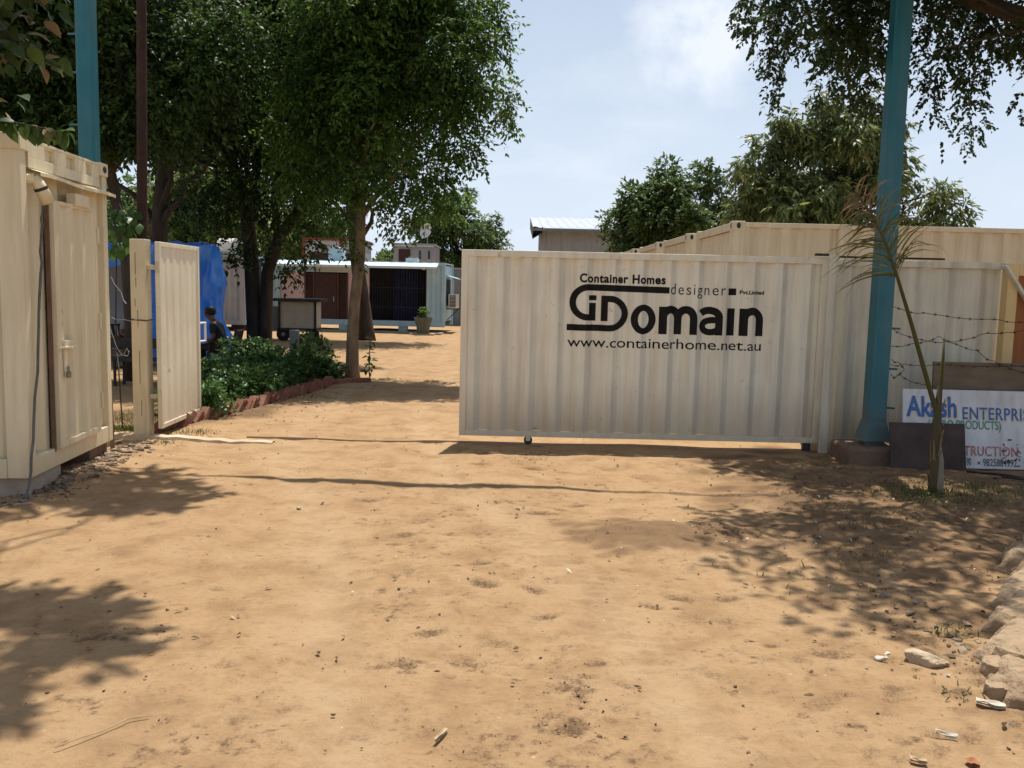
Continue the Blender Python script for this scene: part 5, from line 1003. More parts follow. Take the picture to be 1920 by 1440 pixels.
clA += [(-3.0, 15.7, 4.6, .8, .7, .7), (-2.2, 15.6, 4.4, .7, .6, .6), (-3.7, 15.7, 5.2, .8, .7, .8), (-1.4, 15.7, 5.3, .8, .7, .8), (-.9, 15.8, 6.5, .6, .6, .6), (-2.9, 15.6, 3.6, .5, .4, .4), (-3.9, 15.8, 3.5, .5, .4, .4), (-.35, 15.8, 5.95, .2, .25, .2)]
rr = random.Random(77)
for _ in range(22): a = rr.uniform(-1.3, 1.0); clA.append((-2.3 + 2.0 * math.cos(a) + rr.uniform(-.25, .25), 15.9 + rr.gauss(0, .4), 5.3 + 2.4 * math.sin(a), .16, .18, .16))
crown(tA, clA, 10500, .30, 8, .098, .042, .45, LF['neem'], 41)
# forked dark tree
tB = tree('dark forked neem tree with two trunks rising from the hedge', (-5.86, 20.3), 'neem_tree')
tr_ = MB().tube([(-5.90, 20.3, -.1), (-5.92, 20.3, .8), (-5.98, 20.3, 2.0), (-6.1, 20.4, 3.2), (-6.5, 20.4, 4.6), (-6.8, 20.4, 6.2)], [.22, .19, .17, .16, .12, .08], 12)
tr_.tube([(-5.68, 20.2, -.1), (-5.64, 20.2, .8), (-5.60, 20.2, 1.9), (-5.35, 20.2, 2.7), (-4.7, 20.1, 3.5), (-4.0, 20.0, 4.4), (-3.4, 19.8, 5.4)], [.17, .15, .14, .14, .12, .09, .06], 12)
limbs(tr_, (-5.35, 20.2, 2.7), [(-5.0, 19.6, 5.4), (-5.6, 20, 6)], .08, .03, 5); limbs(tr_, (-6.1, 20.4, 3.2), [(-7.6, 20, 4.8), (-5.2, 20.6, 5.8), (-6.6, 19.6, 5)], .08, .03, 6)
tr_.build('trunk', M['bark'], tB, smooth=True)
clB = fill(-5.6, 20.0, 6.6, 3.0, 2.0, 2.7, 90, .70, 32, .25, 1.0, 3.9) + [(-6.2, 19.5, 3.9, .8, .6, .5), (-4.6, 19.6, 3.9, .8, .6, .5), (-5.4, 19.5, 3.5, .6, .5, .45), (-6.7, 19.8, 3.2, .6, .5, .5), (-4.0, 19.6, 3.3, .5, .5, .4), (-5.9, 19.9, 2.75, .45, .4, .4), (-6.4, 19.8, 2.3, .35, .3, .4), (-4.6, 19.7, 2.7, .4, .4, .35), (-5.2, 19.9, 2.2, .35, .3, .3), (-4.9, 19.8, 1.85, .25, .2, .2)]
clB += [(x_, 19.3, z_, .65, .5, .5) for x_, z_ in ((-7.6, 5.1), (-7.0, 5.0), (-6.0, 4.7), (-5.2, 4.4), (-4.4, 4.6), (-3.8, 4.2), (-5.6, 3.9), (-6.6, 3.7), (-7.4, 4.9), (-4.9, 3.4))]
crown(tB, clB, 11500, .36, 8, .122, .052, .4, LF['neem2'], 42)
# trunk further back
tC = tree('dark leaning tree between the slender tree and the blue house', (-4.55, 27.4), 'neem_tree')
tr_ = MB().tube([(-4.52, 27.4, -.1), (-4.55, 27.4, .3), (-4.66, 27.4, 1.2), (-4.85, 27.3, 2.6), (-5.0, 27.2, 4.2), (-4.8, 27, 6)], [.30, .24, .22, .20, .16, .10], 12)
limbs(tr_, (-4.85, 27.3, 2.9), [(-3.6, 27, 4.6), (-6, 27, 5), (-4.2, 26, 5.5)], .09, .03, 8); tr_.build('trunk', M['bark'], tC, smooth=True)
crown(tC, fill(-4.9, 27.0, 6.8, 2.7, 2.0, 2.6, 50, .85, 33, .2, 1.0, 4.6) + [(-3.6, 26.8, 4.2, .6, .5, .4), (-3.2, 26.8, 3.8, .35, .3, .4)], 3200, .42, 8, .18, .075, .4, LF['neem2'], 43)
# left hand tree behind the cabin
tD = tree('big dark tree behind the cream cabin and its teal post', (-7.6, 15.5), 'neem_tree')
tr_ = MB().tube([(-6.42, 14.9, -.1), (-6.44, 14.9, 1.0), (-6.50, 14.9, 2.2), (-6.70, 14.9, 3.4), (-7.2, 14.9, 4.6), (-7.9, 14.9, 6)], [.14, .095, .085, .085, .08, .06], 12)
tr_.tube([(-7.9, 15.5, -.1), (-7.9, 15.5, 1.5), (-7.95, 15.4, 3.0), (-8.0, 15.3, 4.8), (-8, 15.2, 6.6)], [.26, .2, .17, .14, .1], 12)
limbs(tr_, (-7.7, 15.4, 3.0), [(-9, 15, 4.6), (-6.6, 15, 5), (-6, 14.6, 5.5)], .09, .03, 9); limbs(tr_, (-6.78, 14.9, 3.4), [(-5.2, 14.6, 4.8), (-6.2, 14.2, 5.4)], .08, .03, 10); tr_.build('trunk', M['bark'], tD, smooth=True)
clD = fill(-7.4, 15.2, 5.9, 2.7, 1.8, 2.2, 80, .62, 34, .25, 1.0, 3.95) + [(-8.3, 15, 3.6, .8, .6, .5), (-7.2, 14.8, 4.0, .7, .6, .45), (-6.0, 14.8, 4.1, .6, .5, .5), (-8.9, 15, 3.2, .5, .5, .5), (-5.2, 14.8, 4.4, .6, .5, .6), (-4.7, 14.8, 5.4, .7, .6, .8)]
clD += [(x_, 14.2, z_, .6, .45, .5) for x_, z_ in ((-8.6, 4.2), (-7.9, 4.4), (-7.2, 4.2), (-6.6, 4.1), (-6.0, 4.4), (-5.4, 4.7), (-5.0, 5.3), (-8.6, 3.5), (-7.0, 5.2), (-6.0, 5.4))]
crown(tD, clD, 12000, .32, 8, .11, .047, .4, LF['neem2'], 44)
tE = tree('dense dark tree standing farther back behind the blue tarpaulin shelter', (-9.5, 23.5), 'neem_tree')
tr_ = MB().tube([(-9.5, 23.5, -.1), (-9.45, 23.5, 2), (-9.2, 23.4, 4), (-9, 23.2, 6.5)], [.3, .25, .2, .1], 10); limbs(tr_, (-9.3, 23.4, 3), [(-7.6, 23, 5), (-11, 23, 5), (-8.4, 22.6, 6)], .1, .03, 11); tr_.build('trunk', M['bark'], tE, smooth=True)
crown(tE, fill(-9.0, 23.3, 6.4, 3.6, 2.0, 2.7, 90, .85, 35, .15, 1.0, 5.3), 6500, .40, 8, .18, .08, .4, LF['neem2'], 45)

# background trees: a function with a clumpy crown
def bgtree(label, base, c, r, nclump, clr, n, slen, per, L_, Wd, droop, mat, seed, name='tree', trunk_r=.2, lo=.35, extra=(), bark='bark', group=None):
    t = tree(label, base, name, group); tb = MB(); f0 = Vector((base[0], base[1], -.1)); f1 = Vector((base[0] * .5 + c[0] * .5, base[1] * .5 + c[1] * .5, max(1.2, c[2] - r[2] * .9)))
    tb.tube([f0, f0.lerp(f1, .5) + Vector((.08, 0, 0)), f1, f1.lerp(Vector(c), .7)], [trunk_r * 1.2, trunk_r, trunk_r * .8, trunk_r * .4], 9)
    cl = fill(*c, *r, nclump, clr, seed, lo, 1.0, max(.6, c[2] - r[2] * .8)) + list(extra)
    limbs(tb, f1, cl[::3], trunk_r * .4, .015, seed + 1); tb.build('trunk', M[bark], t, smooth=True)
    crown(t, cl, n, slen, per, L_, Wd, droop, mat, seed + 2); return t
bgtree('rounded dark green mango tree beside the tall metal shed', (6.6, 38), (6.85, 38, 4.5), (2.9, 2.4, 2.3), 62, .62, 5600, .34, 7, .23, .095, .15, LF['round'], 51, 'mango_tree', lo=.55)
mx = [(6.95, 23.6, 6.25, .28, .3, .25), (8.0, 23.6, 6.85, .32, .3, .25), (9.0, 23.6, 6.75, .3, .3, .28), (9.9, 23.7, 6.2, .3, .3, .25), (6.0, 23.7, 4.9, .3, .3, .25), (5.85, 23.8, 3.9, .3, .3, .3), (12.0, 24, 3.5, .3, .3, .25), (8.3, 24, 6.3, .6, .6, .4), (7.4, 24, 6.0, .6, .5, .4), (9.3, 24, 6.0, .55, .5, .4), (6.3, 24, 5.2, .5, .5, .4), (11.1, 24, 4.5, .55, .5, .35), (11.7, 24, 4.0, .4, .4, .3), (10.9, 24, 3.6, .5, .5, .35), (6.3, 24, 4.3, .45, .5, .4), (6.6, 24, 5.75, .3, .3, .3), (10.1, 24, 5.4, .4, .4, .3), (11.3, 24, 3.2, .4, .4, .3)]
bgtree('loose pale green mango tree behind the teal post and containers', (8.6, 24), (8.5, 24, 4.45), (2.25, 1.7, 1.9), 40, .48, 4700, .30, 8, .22, .062, .75, LF['mango'], 52, 'mango_tree', lo=.45, extra=mx)
bgtree('tall bushy tree in the distance behind the gate and grey cabin', (-3.6, 60), (-3.9, 60, 5.0), (2.9, 2.5, 2.9), 60, .72, 3000, .4, 7, .26, .11, .1, LF['bg'], 53, 'tree', lo=.4, extra=[(-.9, 60, 4.9, .6, .5, .5), (-1.3, 60, 5.8, .5, .5, .45), (-6.6, 60, 5.4, .6, .5, .5), (-1.2, 60, 3.8, .6, .5, .5), (-3.2, 60, 7.9, .5, .5, .4)])
bgtree('sunlit light green tree far behind the blue tarpaulin shelter', (-15.0, 42), (-14.6, 42, 4.8), (3.4, 2.2, 2.9), 60, .8, 3800, .4, 7, .24, .10, .25, LF['bglight'], 54, 'tree', lo=.4)
bgtree('pale green tree glimpsed left of the sunlit tree in the distance', (-20.5, 44), (-20.0, 44, 4.6), (3.0, 2.4, 2.8), 45, .85, 2200, .45, 7, .26, .11, .25, LF['bg'], 55, 'tree', lo=.4)
bgtree('grey green tree behind the white drum and forked trunk', (-13.0, 55), (-12.4, 55, 4.6), (2.6, 2.2, 2.2), 40, .75, 1800, .4, 7, .26, .11, .2, LF['bg'], 56, 'tree', lo=.4)
bgtree('low light green bush between the red trimmed house and grey cabin', (-8.2, 58), (-8.2, 58, 2.9), (1.3, 1.0, 1.1), 18, .5, 900, .3, 7, .22, .09, .1, LF['bglight'], 57, 'bush', trunk_r=.08)
bgtree('low dark tree behind the longest cream container', (17.0, 40), (17.0, 40, 3.2), (2.4, 2, 1.6), 30, .7, 1300, .4, 7, .26, .11, .2, LF['bg'], 58, 'tree')
for i, (x, y, lab) in enumerate([(-28, 70, 'distant hazy tree far left beyond the shelter'), (-19, 75, 'distant tree behind the pale green tree on the left'), (24, 72, 'distant tree beyond the right hand containers')]):
    bgtree(lab, (x, y), (x, y, 4.6), (5, 3, 3.4), 36, 1.3, 1500, .6, 7, .42, .2, .2, LF['bg'], 60 + i * 3, 'tree')

# overhanging tree at upper right (trunk outside the frame)
tO = tree('dark small leaved tree overhanging the teal post and painted sign', (7.4, 8.8), 'overhanging_tree')
tr_ = MB().tube([(7.4, 8.8, -.1), (7.4, 8.8, 2), (7.0, 8.8, 3.4), (6.2, 8.8, 4.1), (5.4, 9.4, 4.5), (4.6, 9.8, 4.9), (3.6, 9.9, 5.2)], [.32, .28, .22, .15, .10, .07, .04], 12)
tr_.tube([(7.0, 8.8, 3.4), (6.6, 8.4, 5), (6, 7.6, 6.4)], [.2, .14, .07], 9)
clO = []
rr = random.Random(71)
def droop_clump(x, y, ztop, zbot, r):
    z = ztop
    while z > zbot: clO.append((x * 1.1 + rr.gauss(0, .08), y + .95 + rr.gauss(0, .12), 1.7 + (z - 1.7) * 1.1, r * (1.25 if z > zbot + .5 else .62), r, .22)); z -= .22
for x, zb in ((2.28, 4.25), (2.45, 4.05), (2.62, 3.85), (2.80, 4.0), (2.95, 3.62), (3.12, 3.45), (3.3, 3.58), (3.48, 3.75), (3.65, 3.5), (3.95, 3.95), (4.12, 3.75), (4.3, 3.85), (4.5, 3.5), (4.72, 3.45), (4.95, 3.65), (5.1, 3.5), (5.25, 3.7), (5.4, 3.6), (5.6, 3.8), (5.75, 3.6)):
    droop_clump(x, 9.0 + rr.gauss(0, .35), 4.9 - .1 * abs(x - 4), zb - .06 - (.12 if rr.random() < .4 else 0), .17)
droop_clump(4.12, 9.0, 3.65, 3.2, .07)
for _ in range(42): x = rr.uniform(2.7, 6.8); clO.append((x, rr.uniform(9.5, 10.8), rr.uniform(4.45, 5.9), .3, .3, .25))
# the part of the crown above the frame that shades the ground
for _ in range(46):
    x = rr.uniform(1.75, 4.4); y = rr.uniform(6.3, 8.7); edge = 1.9 + .35 * math.sin(y * 2.2)
    if x < edge: continue
    clO.append((x, y, rr.uniform(4.75, 6.6), .28, .28, .2))
for _ in range(26): clO.append((rr.uniform(4, 7), rr.uniform(5, 8.5), rr.uniform(4.7, 6.2), .45, .45, .3))
for _ in range(90):
    z = rr.uniform(5.0, 6.8); x, y = rr.uniform(2.5, 5.6), rr.uniform(6.3, 9.1)
    if x - 2.5 + (y - 6.3) * .5 < .35: continue
    clO.append((x + .081 * z, y + .314 * z, z, .30, .30, .2))
limbs(tr_, (5.4, 9.4, 4.5), [c for c in clO[:120:17]], .016, .004, 15, lift=.15); limbs(tr_, (6.4, 8.1, 5.4), clO[-60::9], .022, .005, 16)
tr_.build('trunk', M['bark'], tO, smooth=True)
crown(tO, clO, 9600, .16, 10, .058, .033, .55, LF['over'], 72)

# tree at the left with large leaves hanging over the cabin (trunk outside the frame)
tN = tree('broad leaved tree reaching over the roof of the cream cabin', (-5.6, 4.9), 'broad_leaved_tree')
tr_ = MB().tube([(-5.6, 4.9, -.1), (-5.55, 4.9, 1.6), (-5.3, 4.95, 2.8), (-4.9, 5.1, 3.6), (-4.4, 5.2, 4.3), (-3.6, 5.0, 5.0)], [.22, .18, .15, .12, .09, .05], 10)
brs = [[(-4.9, 5.1, 3.3), (-4.0, 5.5, 3.25), (-3.4, 5.6, 3.18), (-2.86, 5.65, 3.0)], [(-4.9, 5.1, 3.2), (-4.2, 5.9, 2.95), (-3.65, 6.2, 2.78), (-3.12, 6.3, 2.70)], [(-4.9, 5.1, 3.6), (-4.1, 5.5, 3.55), (-3.55, 5.6, 3.5), (-2.95, 5.6, 3.42)], [(-4.9, 5.1, 3.5), (-4.0, 5.5, 3.35), (-3.45, 5.6, 3.25), (-2.95, 5.6, 3.10)], [(-4.9, 5.1, 3.4), (-4.2, 5.5, 3.05), (-3.7, 5.7, 2.90), (-3.3, 5.75, 2.80)], [(-4.9, 5.1, 3.6), (-4.1, 5.4, 3.5), (-3.5, 5.5, 3.36), (-3.15, 5.5, 3.28)], [(-4.9, 5.1, 3.6), (-4.1, 5.4, 3.2), (-3.5, 5.5, 3.08), (-3.15, 5.5, 3.0)]]
P, D, NN = [], [], []; rg = np.random.default_rng(5)
for br in brs:
    V_ = [Vector(p) for p in br]; tr_.tube(V_, [.03, .015, .009, .004], 6)
    for k in range(30):
        q = .7 + 2.3 * k / 29; i = min(int(q), 2); p = V_[i].lerp(V_[i + 1], q - i); P.append(p); D.append((rg.normal(.3, .5), rg.normal(0, .6), rg.normal(-.35, .35))); NN.append((rg.normal(0, .5), rg.normal(-.3, .5), 1))
    for k in range(46):
        q = rg.uniform(.3, 2.3); i = min(int(q), 2); p = V_[i].lerp(V_[i + 1], q - i) + Vector(rg.normal(0, .12, 3)); P.append(p); D.append((rg.normal(.3, .6), rg.normal(0, .6), rg.normal(-.3, .4))); NN.append((rg.normal(0, .5), rg.normal(-.3, .5), 1))
for _ in range(150):
    x = -2.88 - abs(rg.normal(0, .28)); z = rg.uniform(3.0, 3.75)
    if x > -3.02 and 3.1 < z < 3.25: continue
    P.append((x, rg.uniform(5.3, 5.9), z)); D.append((rg.normal(.3, .6), rg.normal(0, .6), rg.normal(-.3, .4))); NN.append((rg.normal(0, .5), rg.normal(-.3, .5), 1))
V_ = [Vector(p) for p in brs[1]]
for k in range(34):
    q = 1.1 + 1.9 * k / 33; i = min(int(q), 2); P.append(V_[i].lerp(V_[i + 1], q - i)); D.append((rg.normal(.15, .35), rg.normal(-.2, .3), rg.uniform(-1.2, -.2))); NN.append((rg.normal(.2, .4), -1, rg.normal(.5, .3)))
nl = MB(); rr = random.Random(44)
for p, d, nv in zip(P, D, NN):
    p, d, nv = Vector(p), Vector(d).normalized(), Vector(nv).normalized(); sdv = d.cross(nv).normalized(); nv = sdv.cross(d); L_ = rr.uniform(.075, .15); w = L_ * rr.uniform(.26, .36); bend = rr.uniform(.1, .5); vs = []
    for t, k in ((0, .05), (.12, .55), (.3, .98), (.5, 1.0), (.7, .74), (.87, .36), (1, .02)):
        c = p + d * (L_ * t) - nv * (L_ * bend * t * t); e_ = nv * (w * k * .28); vs += [c - sdv * w * k + e_, c, c + sdv * w * k + e_]
    nl.add(vs, [(3 * i + a, 3 * i + a + 1, 3 * i + a + 4, 3 * i + a + 3) for i in range(6) for a in (0, 1)])
nl.build('hanging_leaves', LF['near'], tN, smooth=True)
clN = []
rr = random.Random(81)
for cx, cy, r_, k in ((-1.95, 3.98, .26, 4), (-2.35, 4.25, .35, 4), (-2.2, 3.38, .22, 3), (-2.8, 3.7, .4, 4), (-3.4, 4.6, .5, 8), (-2.75, 6.8, .35, 5), (-3.3, 6.5, .4, 7), (-3.6, 7.2, .5, 8), (-3.3, 3.6, .5, 7), (-2.3, 3.05, .16, 3)):
    for _ in range(k):
        z = rr.uniform(6.6, 8.2) ; clN.append((cx + rr.gauss(0, r_ * .6) + .081 * z, cy + rr.gauss(0, r_ * .45) + .314 * z, z, .2, .2, .14))
tr_.tube([(-4.9, 5.1, 3.6), (-4.6, 5.6, 5.2), (-3.6, 6.2, 6.6), (-2.6, 6.6, 7.4), (-1.6, 6.6, 7.8)], [.12, .10, .08, .05, .02], 9)
limbs(tr_, (-2.6, 6.6, 7.4), clN[::6], .03, .006, 17); tr_.build('trunk', M['bark'], tN, smooth=True)
crown(tN, clN, 850, .2, 8, .12, .065, .3, LF['near'], 82)

# climbing vine behind the cabin edge
vn = thing('climbing_vine', 'hanging heart leaved vine between the cream cabin and the rusty pole', 'vine', (-4.3, 9.75, 0))
MB().tube([(-4.35, 9.8, 0), (-4.4, 9.8, 1.2), (-4.35, 9.78, 2.3), (-4.28, 9.7, 2.5), (-4.2, 9.65, 2.35), (-4.17, 9.62, 2.05)], .008, 6).build('stem', M['bark'], vn)
n = 42; P = np.stack([rg.normal(-4.2, .09, n), rg.normal(9.62, .05, n), rg.uniform(2.0, 2.45, n)], 1); leaf_mesh('leaves', P, np.stack([rg.normal(0, .5, n), rg.normal(-.2, .3, n), rg.uniform(-1, -.2, n)], 1), np.stack([rg.normal(0, .4, n), -np.ones(n), rg.normal(.4, .4, n)], 1), rg.uniform(.09, .16, n), rg.uniform(.07, .11, n), LF['hedge'], vn, .1)

# ------------------------------------------------------------------ hedge bed
HG = 'shrubs of the hedge beside the drive'
hb = [(-3.98, 10.9, .40, .45, 'low leafy shrub right behind the far edge of the swing gate'), (-4.25, 11.8, .5, .48, 'leafy hedge shrub in the sunlit front part of the hedge'), (-3.85, 12.5, .45, .5, 'low hedge shrub by the bricks, sunlit on top'), (-4.5, 13.2, .55, .52, 'wide hedge shrub below the blue tarpaulin skirt'), (-3.75, 13.7, .48, .52, 'hedge shrub overhanging the brick edge in the middle of the bed'), (-4.7, 14.6, .55, .48, 'shaded hedge shrub below the forked trunks'), (-3.95, 14.9, .5, .58, 'dark hedge shrub just left of the short grey post'), (-4.6, 16.0, .55, .85, 'shaded hedge shrub behind the short grey post'), (-3.7, 16.1, .45, .72, 'upright hedge shrub between the grey post and the slender tree'), (-3.9, 17.2, .5, .85, 'tall twiggy hedge shrub farthest along the bed'), (-5.0, 15.6, .4, .42, 'hedge shrub at the back of the bed beside the seated person'), (-3.3, 15.75, .28, .38, 'small low shrub at the foot of the slender tree')]
for i, (x, y, r, h, lab) in enumerate(hb):
    t = thing('hedge_shrub', lab, 'shrub', (x, y, 0), HG); z0 = gz(x, y); sb = MB()
    cl = fill(x, y, z0 + h * .42, r, r, h * .42, 16, r * .30, 200 + i, .35, 1.0); limbs(sb, (x, y, z0), cl[::2], .014, .004, 300 + i, 4, .03); sb.build('stem', M['bark'], t)
    crown(t, cl, int(400 * r / .5), .12, 7, .066, .036, .0, LF['hedge'], 400 + i, 'foliage')
sp_ = thing('seedling', 'spindly broad leaved seedling standing just right of the slender tree', 'plant', (-2.55, 15.75, 0))
MB().tube([(-2.55, 15.75, 0), (-2.56, 15.75, .3), (-2.54, 15.74, .75)], .009, 6).build('stem', M['bark'], sp_)
n = 26; P = np.stack([rg.normal(-2.55, .03, n), rg.normal(15.74, .03, n), rg.uniform(.1, .75, n)], 1); leaf_mesh('leaves', P, np.stack([rg.normal(0, 1, n), rg.normal(0, .6, n), rg.uniform(-.8, .3, n)], 1), np.stack([rg.normal(0, .4, n), rg.normal(-.4, .3, n), np.ones(n)], 1), rg.uniform(.10, .17, n), rg.uniform(.05, .08, n), LF['hedge'], sp_, .25)
tag(MB().box(-4.20, -4.04, 16.6, 16.76, -.05, .82).build('short_post', M['greywall'], loc=(-4.12, 16.7, 0), bevel=.01), 'short square grey post standing in the hedge bed', 'post')
# saw-tooth brick edging
bk = MB().box(-.11, .11, -.05, .05, -.035, .035); b0_ = None; path = [Vector(p) for p in ((-3.93, 9.72, 0), (-3.72, 10.6, 0), (-3.5, 11.8, 0), (-3.27, 13.1, 0), (-3.12, 14.1, 0), (-3.05, 14.9, 0), (-2.75, 15.3, 0), (-2.42, 15.45, 0))]
acc = 0; items = []
for i in range(len(path) - 1):
    L_ = (path[i + 1] - path[i]).length; k = int(L_ / .135)
    for j in range(k): items.append((path[i].lerp(path[i + 1], j / k), (path[i + 1] - path[i]).normalized()))
rr = random.Random(91)
for i, (p, d) in enumerate(items):
    if b0_ is None:
        o = bk.build('edging_brick', M['brick'], bevel=.006); b0_ = o
    else:
        o = b0_.copy(); COL.objects.link(o)
    lab = 'tilted red brick in the saw tooth edging along the hedge bed'
    flat = i > len(items) - 6
    if flat: lab = 'red brick lying flat in the edging at the foot of the slender tree'
    tag(o, lab, 'brick', 'bricks edging the hedge bed' if not flat else 'bricks lying flat at the slender tree')
    a = math.atan2(d.y, d.x); o.location = p + Vector((rr.gauss(0, .015), rr.gauss(0, .015), gz(p.x, p.y) + (.03 if flat else .055 + rr.gauss(0, .01)))); o.rotation_euler = (rr.gauss(0, .08), 0 if flat else R(-42) + rr.gauss(0, .12), a + rr.gauss(0, .08))

# ------------------------------------------------------------------ stones, rubble, litter
def stone(x, y, r, label, seed, cat='stone', mat='stone', name='stone', group=None, rot=0, lift=.35):
    mb = MB(); mb.blob((0, 0, 0), r, seed, 4, .10)
    o = mb.build(name, M[mat]); o.location = (x, y, gz(x, y) + r[2] * lift); o.rotation_euler = (0, 0, rot); return tag(o, label, cat, group)
stone(1.955, 3.97, (.115, .065, .045), 'largest flat sandstone slab lying on the sand at lower right', 501, rot=-.35)
stone(1.76, 4.0, (.038, .028, .016), 'small pale broken shard just left of the large sandstone slab', 502, mat='paper', name='shard', rot=-.3)
stone(-1.6, 6.6, (.02, .02, .014), 'small dark stone alone on the open sand left of centre', 512)
def slab(x, y, r, th, label, seed, rot, tilt):
    rr = random.Random(seed); n = 9; mb = MB(); a0 = [2 * PI * (k + rr.uniform(-.3, .3)) / n for k in range(n)]; rad = [rr.uniform(.62, 1.1) for _ in range(n)]
    lay = [(0, 1.05), (.45, 1.0 + rr.uniform(-.05, .1)), (.9, .97), (1.0, .88), (1.02, .5)]; vs = []
    for h, k in lay: vs += [(r[0] * rad[q] * k * (1 + rr.gauss(0, .05)) * math.cos(a0[q]), r[1] * rad[q] * k * (1 + rr.gauss(0, .05)) * math.sin(a0[q]), th * (h + (rr.gauss(0, .07) if h > 0 else 0))) for q in range(n)]
    fs = [(l * n + q, l * n + (q + 1) % n, (l + 1) * n + (q + 1) % n, (l + 1) * n + q) for l in range(4) for q in range(n)] + [tuple(4 * n + q for q in range(n))]
    o = mb.add(vs, fs).build('ledge_block', M['ledge'], bevel=.004); o.location = (x, y, gz(x, y) - .02); o.rotation_euler = (tilt, tilt * .6, rot); return tag(o, label, 'boulder', 'blocks of the broken ledge')
for i, (x, y, r, th, lab) in enumerate([(2.20, 3.84, (.065, .08), .09, 'jagged cracked block in the face of the broken ledge'), (2.10, 3.62, (.055, .055), .07, 'lowest tumbled block at the near end of the broken ledge'), (2.33, 3.86, (.10, .10), .12, 'flat slab sitting behind the jagged block on the ledge')]):
    slab(x, y, r, th, lab, 540 + i, i * .7, .06 * (-1) ** i)
EX = lambda y: np.interp(y, [3.2, 3.6, 4.0, 4.4, 5.2, 6.2], [2.06, 2.10, 2.22, 2.42, 2.98, 3.65])
mbx = MB()
def vn1(x, y, sd): return float(vnoise(np.array([x + 50.0]), np.array([y + 50.0]), sd)[0]) - .5
def ledge(u, v):
    y = 3.2 + 3.0 * v; k = min(1, u / .22); k = k * k * (3 - 2 * k)
    x = EX(y) + .16 * vn1(y * 4, 3, 21) + .09 * vn1(y * 13, 9, 22) + .05 * vn1(y * 31, k * 3, 23) + .10 * k ** 2 + (3.0 * (u - .22) if u > .22 else 0)
    return (x, y, gz(x, y) - .04 + k * (.135 + .06 * vn1(x * 5, y * 5, 24) + .035 * vn1(x * 14, y * 14, 25) + .02 * vn1(x * 35, y * 35, 26)) + (1 - k) * k * .12 * vn1(y * 24, k * 9, 27))
mbx.grid(ledge, 64, 200)
tag(mbx.build('terrain', M['ledge'], loc=(3.5, 4.3, 0), smooth=True), 'raised crumbling earth ledge along the edge of the yard', 'terrain', kind='structure')
lit = [(1.36, 3.35, .05, .008, .003, 1.2, 'wood', 'thin split wood sliver lying alone on the sand in the foreground', 'wood_sliver', 'wood'), (2.02, 3.52, .055, .016, .004, -.4, 'paper', 'white curled scrap lying right of centre below the big slab', 'paper_scrap', 'scrap'), (1.72, 3.28, .04, .009, .003, -.5, 'paper', 'narrow white strip on the sand near the bottom right', 'paper_scrap', 'scrap'), (2.2, 3.27, .022, .012, .003, -.4, 'paper', 'small white chip near the right edge of the sand', 'paper_scrap', 'scrap'), (1.53, 3.1, .03, .012, .003, -.2, 'wood', 'short yellowish straw chip near the bottom right corner', 'straw_chip', 'straw'), (1.72, 3.08, .022, .02, .003, .2, 'orange', 'faded orange fragment half buried at the bottom right', 'tile_fragment', 'fragment'), (.12, 5.25, .0, .0, .0, 0, None, '', '', '')]
for x, y, a, b, c, rot, mt, lab, nm, cat in lit:
    if not mt: continue
    if nm == 'wood_sliver': x, y = -.24, 3.2
    mb = MB(); mb.grid(lambda u, v: ((u - .5) * 2 * a, (v - .5) * 2 * b * (1 - .35 * abs(u - .5)), .004 + c * math.sin(u * 7 + v * 3) + .006 * (v - .5) ** 2 * 4), 8, 3); mb.grid(lambda u, v: ((u - .5) * 2 * a, (v - .5) * 2 * b * (1 - .35 * abs(u - .5)), -.004 + c * math.sin(u * 7 + v * 3)), 8, 3)
    o = mb.build(nm, M[mt]); o.location = (x, y, gz(x, y) + .012); o.rotation_euler = (.1, .05, rot); tag(o, lab, cat)
mb = MB(); mb.tube([(-1.62, 3.03, .015), (-1.55, 3.1, .02), (-1.5, 3.16, .015), (-1.45, 3.24, .02), (-1.38, 3.28, .015)], .0028, 5); tag(mb.build('straw_stalk', M['wood'], loc=(-1.5, 3.15, 0)), 'bent dry straw stalk in the lower left corner', 'straw')
# rubbish heap by the sign
hp_ = thing('rubbish_sack', 'pale crumpled sack on the rubbish heap at the right edge below the sign', 'sack', (4.95, 8.0, 0)); MB().blob((4.95, 8.0, .18), (.17, .15, .13), 61, 3, .5).build('sack', M['pale_conc'], hp_); MB().blob((5.0, 7.98, .26), (.10, .08, .05), 62, 2, .5).build('yellow_flap', M['yellow'], hp_)
def scatter(name, label, spots, seed, mat, rmin, rmax, flat=.6, cat='gravel'):
    rg = np.random.default_rng(seed); bm = bmesh.new(); bmesh.ops.create_icosphere(bm, subdivisions=1, radius=1); bv = np.array([v.co[:] for v in bm.verts]); bf = np.array([[v.index for v in f.verts] for f in bm.faces]); bm.free()
    V, F_ = [], []; k = 0
    for x, y, sx, sy, n in spots:
        for _ in range(n):
            r = rmin + (rmax - rmin) * rg.random() ** 3; px, py = x + rg.normal(0, sx), y + rg.normal(0, sy)
            s = np.array([rg.uniform(.7, 1.5), rg.uniform(.6, 1.1), flat * rg.uniform(.6, 1.2)]) * r; a = rg.uniform(0, 2 * PI); v = bv * rg.uniform(.65, 1.25, (len(bv), 1)) * s
            c_, s_ = math.cos(a), math.sin(a); v = np.stack([v[:, 0] * c_ - v[:, 1] * s_, v[:, 0] * s_ + v[:, 1] * c_, v[:, 2]], 1) + [px, py, gz(px, py) + r * flat * .3]
            V.append(v); F_.append(bf + k); k += len(bv)
    V = np.concatenate(V); F_ = np.concatenate(F_); me = bpy.data.meshes.new(name); me.from_pydata(V.tolist(), [], F_.tolist()); me.update()
    tag(link_mesh(name, me, M[mat]), label, cat, kind='stuff')
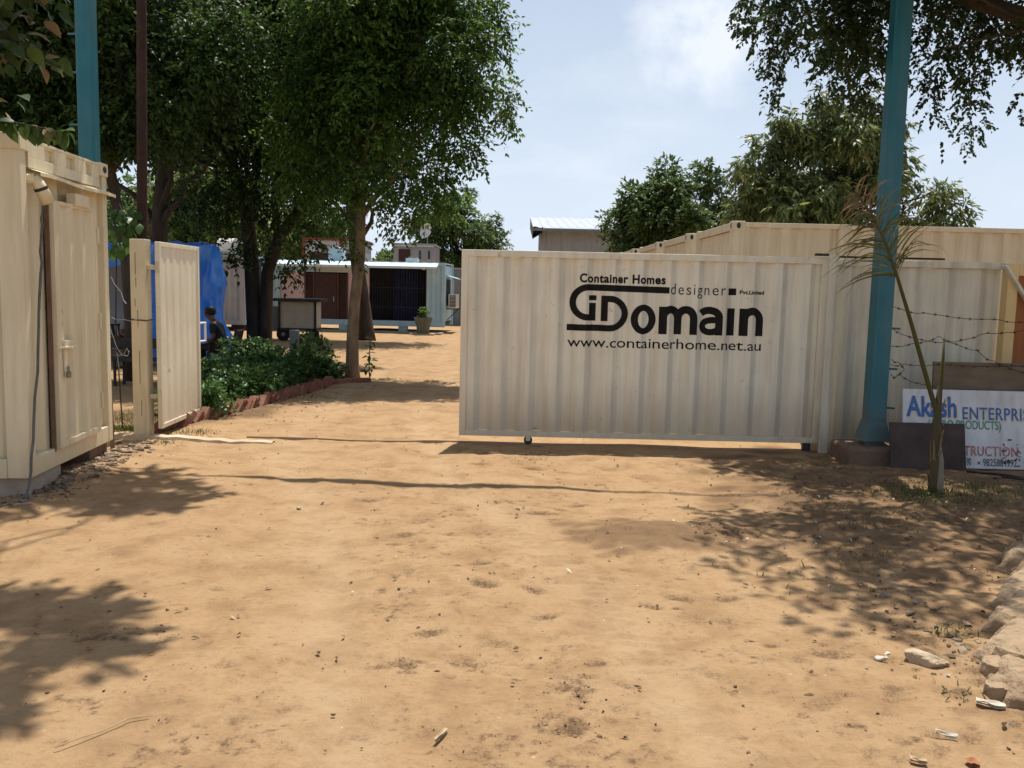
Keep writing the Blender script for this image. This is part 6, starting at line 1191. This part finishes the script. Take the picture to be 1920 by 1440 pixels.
def litter(name, label, spots, seed, mat):
    rg = np.random.default_rng(seed); P = []
    for x, y, sx, sy, n in spots: a = rg.normal(size=(n, 2)); px, py = x + a[:, 0] * sx, y + a[:, 1] * sy; P.append(np.stack([px, py, base_h(px, py) + rg.uniform(.004, .016, n)], 1))
    P = np.concatenate(P); n = len(P); D = np.stack([rg.normal(size=n), rg.normal(size=n), rg.normal(0, .15, n)], 1); NN = np.stack([rg.normal(0, .35, n), rg.normal(0, .35, n), np.ones(n)], 1)
    tag(leaf_mesh(name, P, D, NN, rg.uniform(.018, .055, n), rg.uniform(.008, .024, n), mat, None, .3), label, 'leaf litter', kind='stuff')
LF['litter'] = leafmat('dry_leaf_litter', (0.05, 0.03, 0.016), (0.26, 0.17, 0.08), 0.1, 0.8, dry=(0.5, 0.44, 0.33), dry_p=0.06)
litter('leaf_litter', 'dry fallen leaves and twiggy litter on the bare earth', [(3.3, 7.1, .8, .8, 520), (2.5, 5.2, .4, .8, 160), (2.2, 3.9, .25, .5, 70), (.2, 5.5, 1.2, 1.8, 90), (-.5, 9, 1.8, 1.0, 80), (-3.0, 12.5, .5, 1.6, 160), (-2.2, 15, .6, 1.0, 90), (-3.55, 7.3, .15, .5, 50), (-1.9, 4.2, .5, .5, 30), (1.5, 6.15, .12, .15, 40)], 15, LF['litter'])
scatter('soil_clods', 'dark soil clods and droppings scattered over the sand', [(0, 5.0, 1.3, 1.4, 170), (0, 8, 2, 1.2, 150), (1.5, 6.15, .10, .15, 130), (.95, 6.1, .3, .15, 90), (-1.85, 4.1, .18, .07, 60), (.27, 3.55, .10, .16, 60), (.22, 3.3, .09, .06, 30), (-.45, 3.85, .05, .03, 16), (-.07, 6.95, .08, .03, 24), (.22, 6.6, .07, .03, 24), (.25, 8.75, .2, .2, 60), (-.02, 5.1, .10, .05, 20), (2.1, 4.0, .35, .6, 240), (3.0, 6.6, .9, .9, 320), (4.6, 7.6, .5, .4, 160), (.6, 3.3, .8, .3, 90), (-1, 3.5, .6, .4, 80)], 6, 'clod', .0025, .0105)
M['rubble'] = pmat('brown_rubble', (0.24, 0.18, 0.125), (0.15, 0.11, 0.075), rough=0.95, scale=9, bump=0.5, bscale=40, island=0.5)
scatter('rubble', 'grey brown rubble chips along the foot of the cream cabin', [(-3.62, 7.1, .07, .25, 150), (-3.62, 7.7, .08, .35, 160), (-3.72, 8.3, .10, .22, 110), (-3.75, 6.7, .12, .2, 90), (-3.85, 8.9, .12, .15, 60), (2.3, 4.1, .12, .45, 90), (4.9, 7.9, .2, .3, 60)], 7, 'rubble', .008, .042)
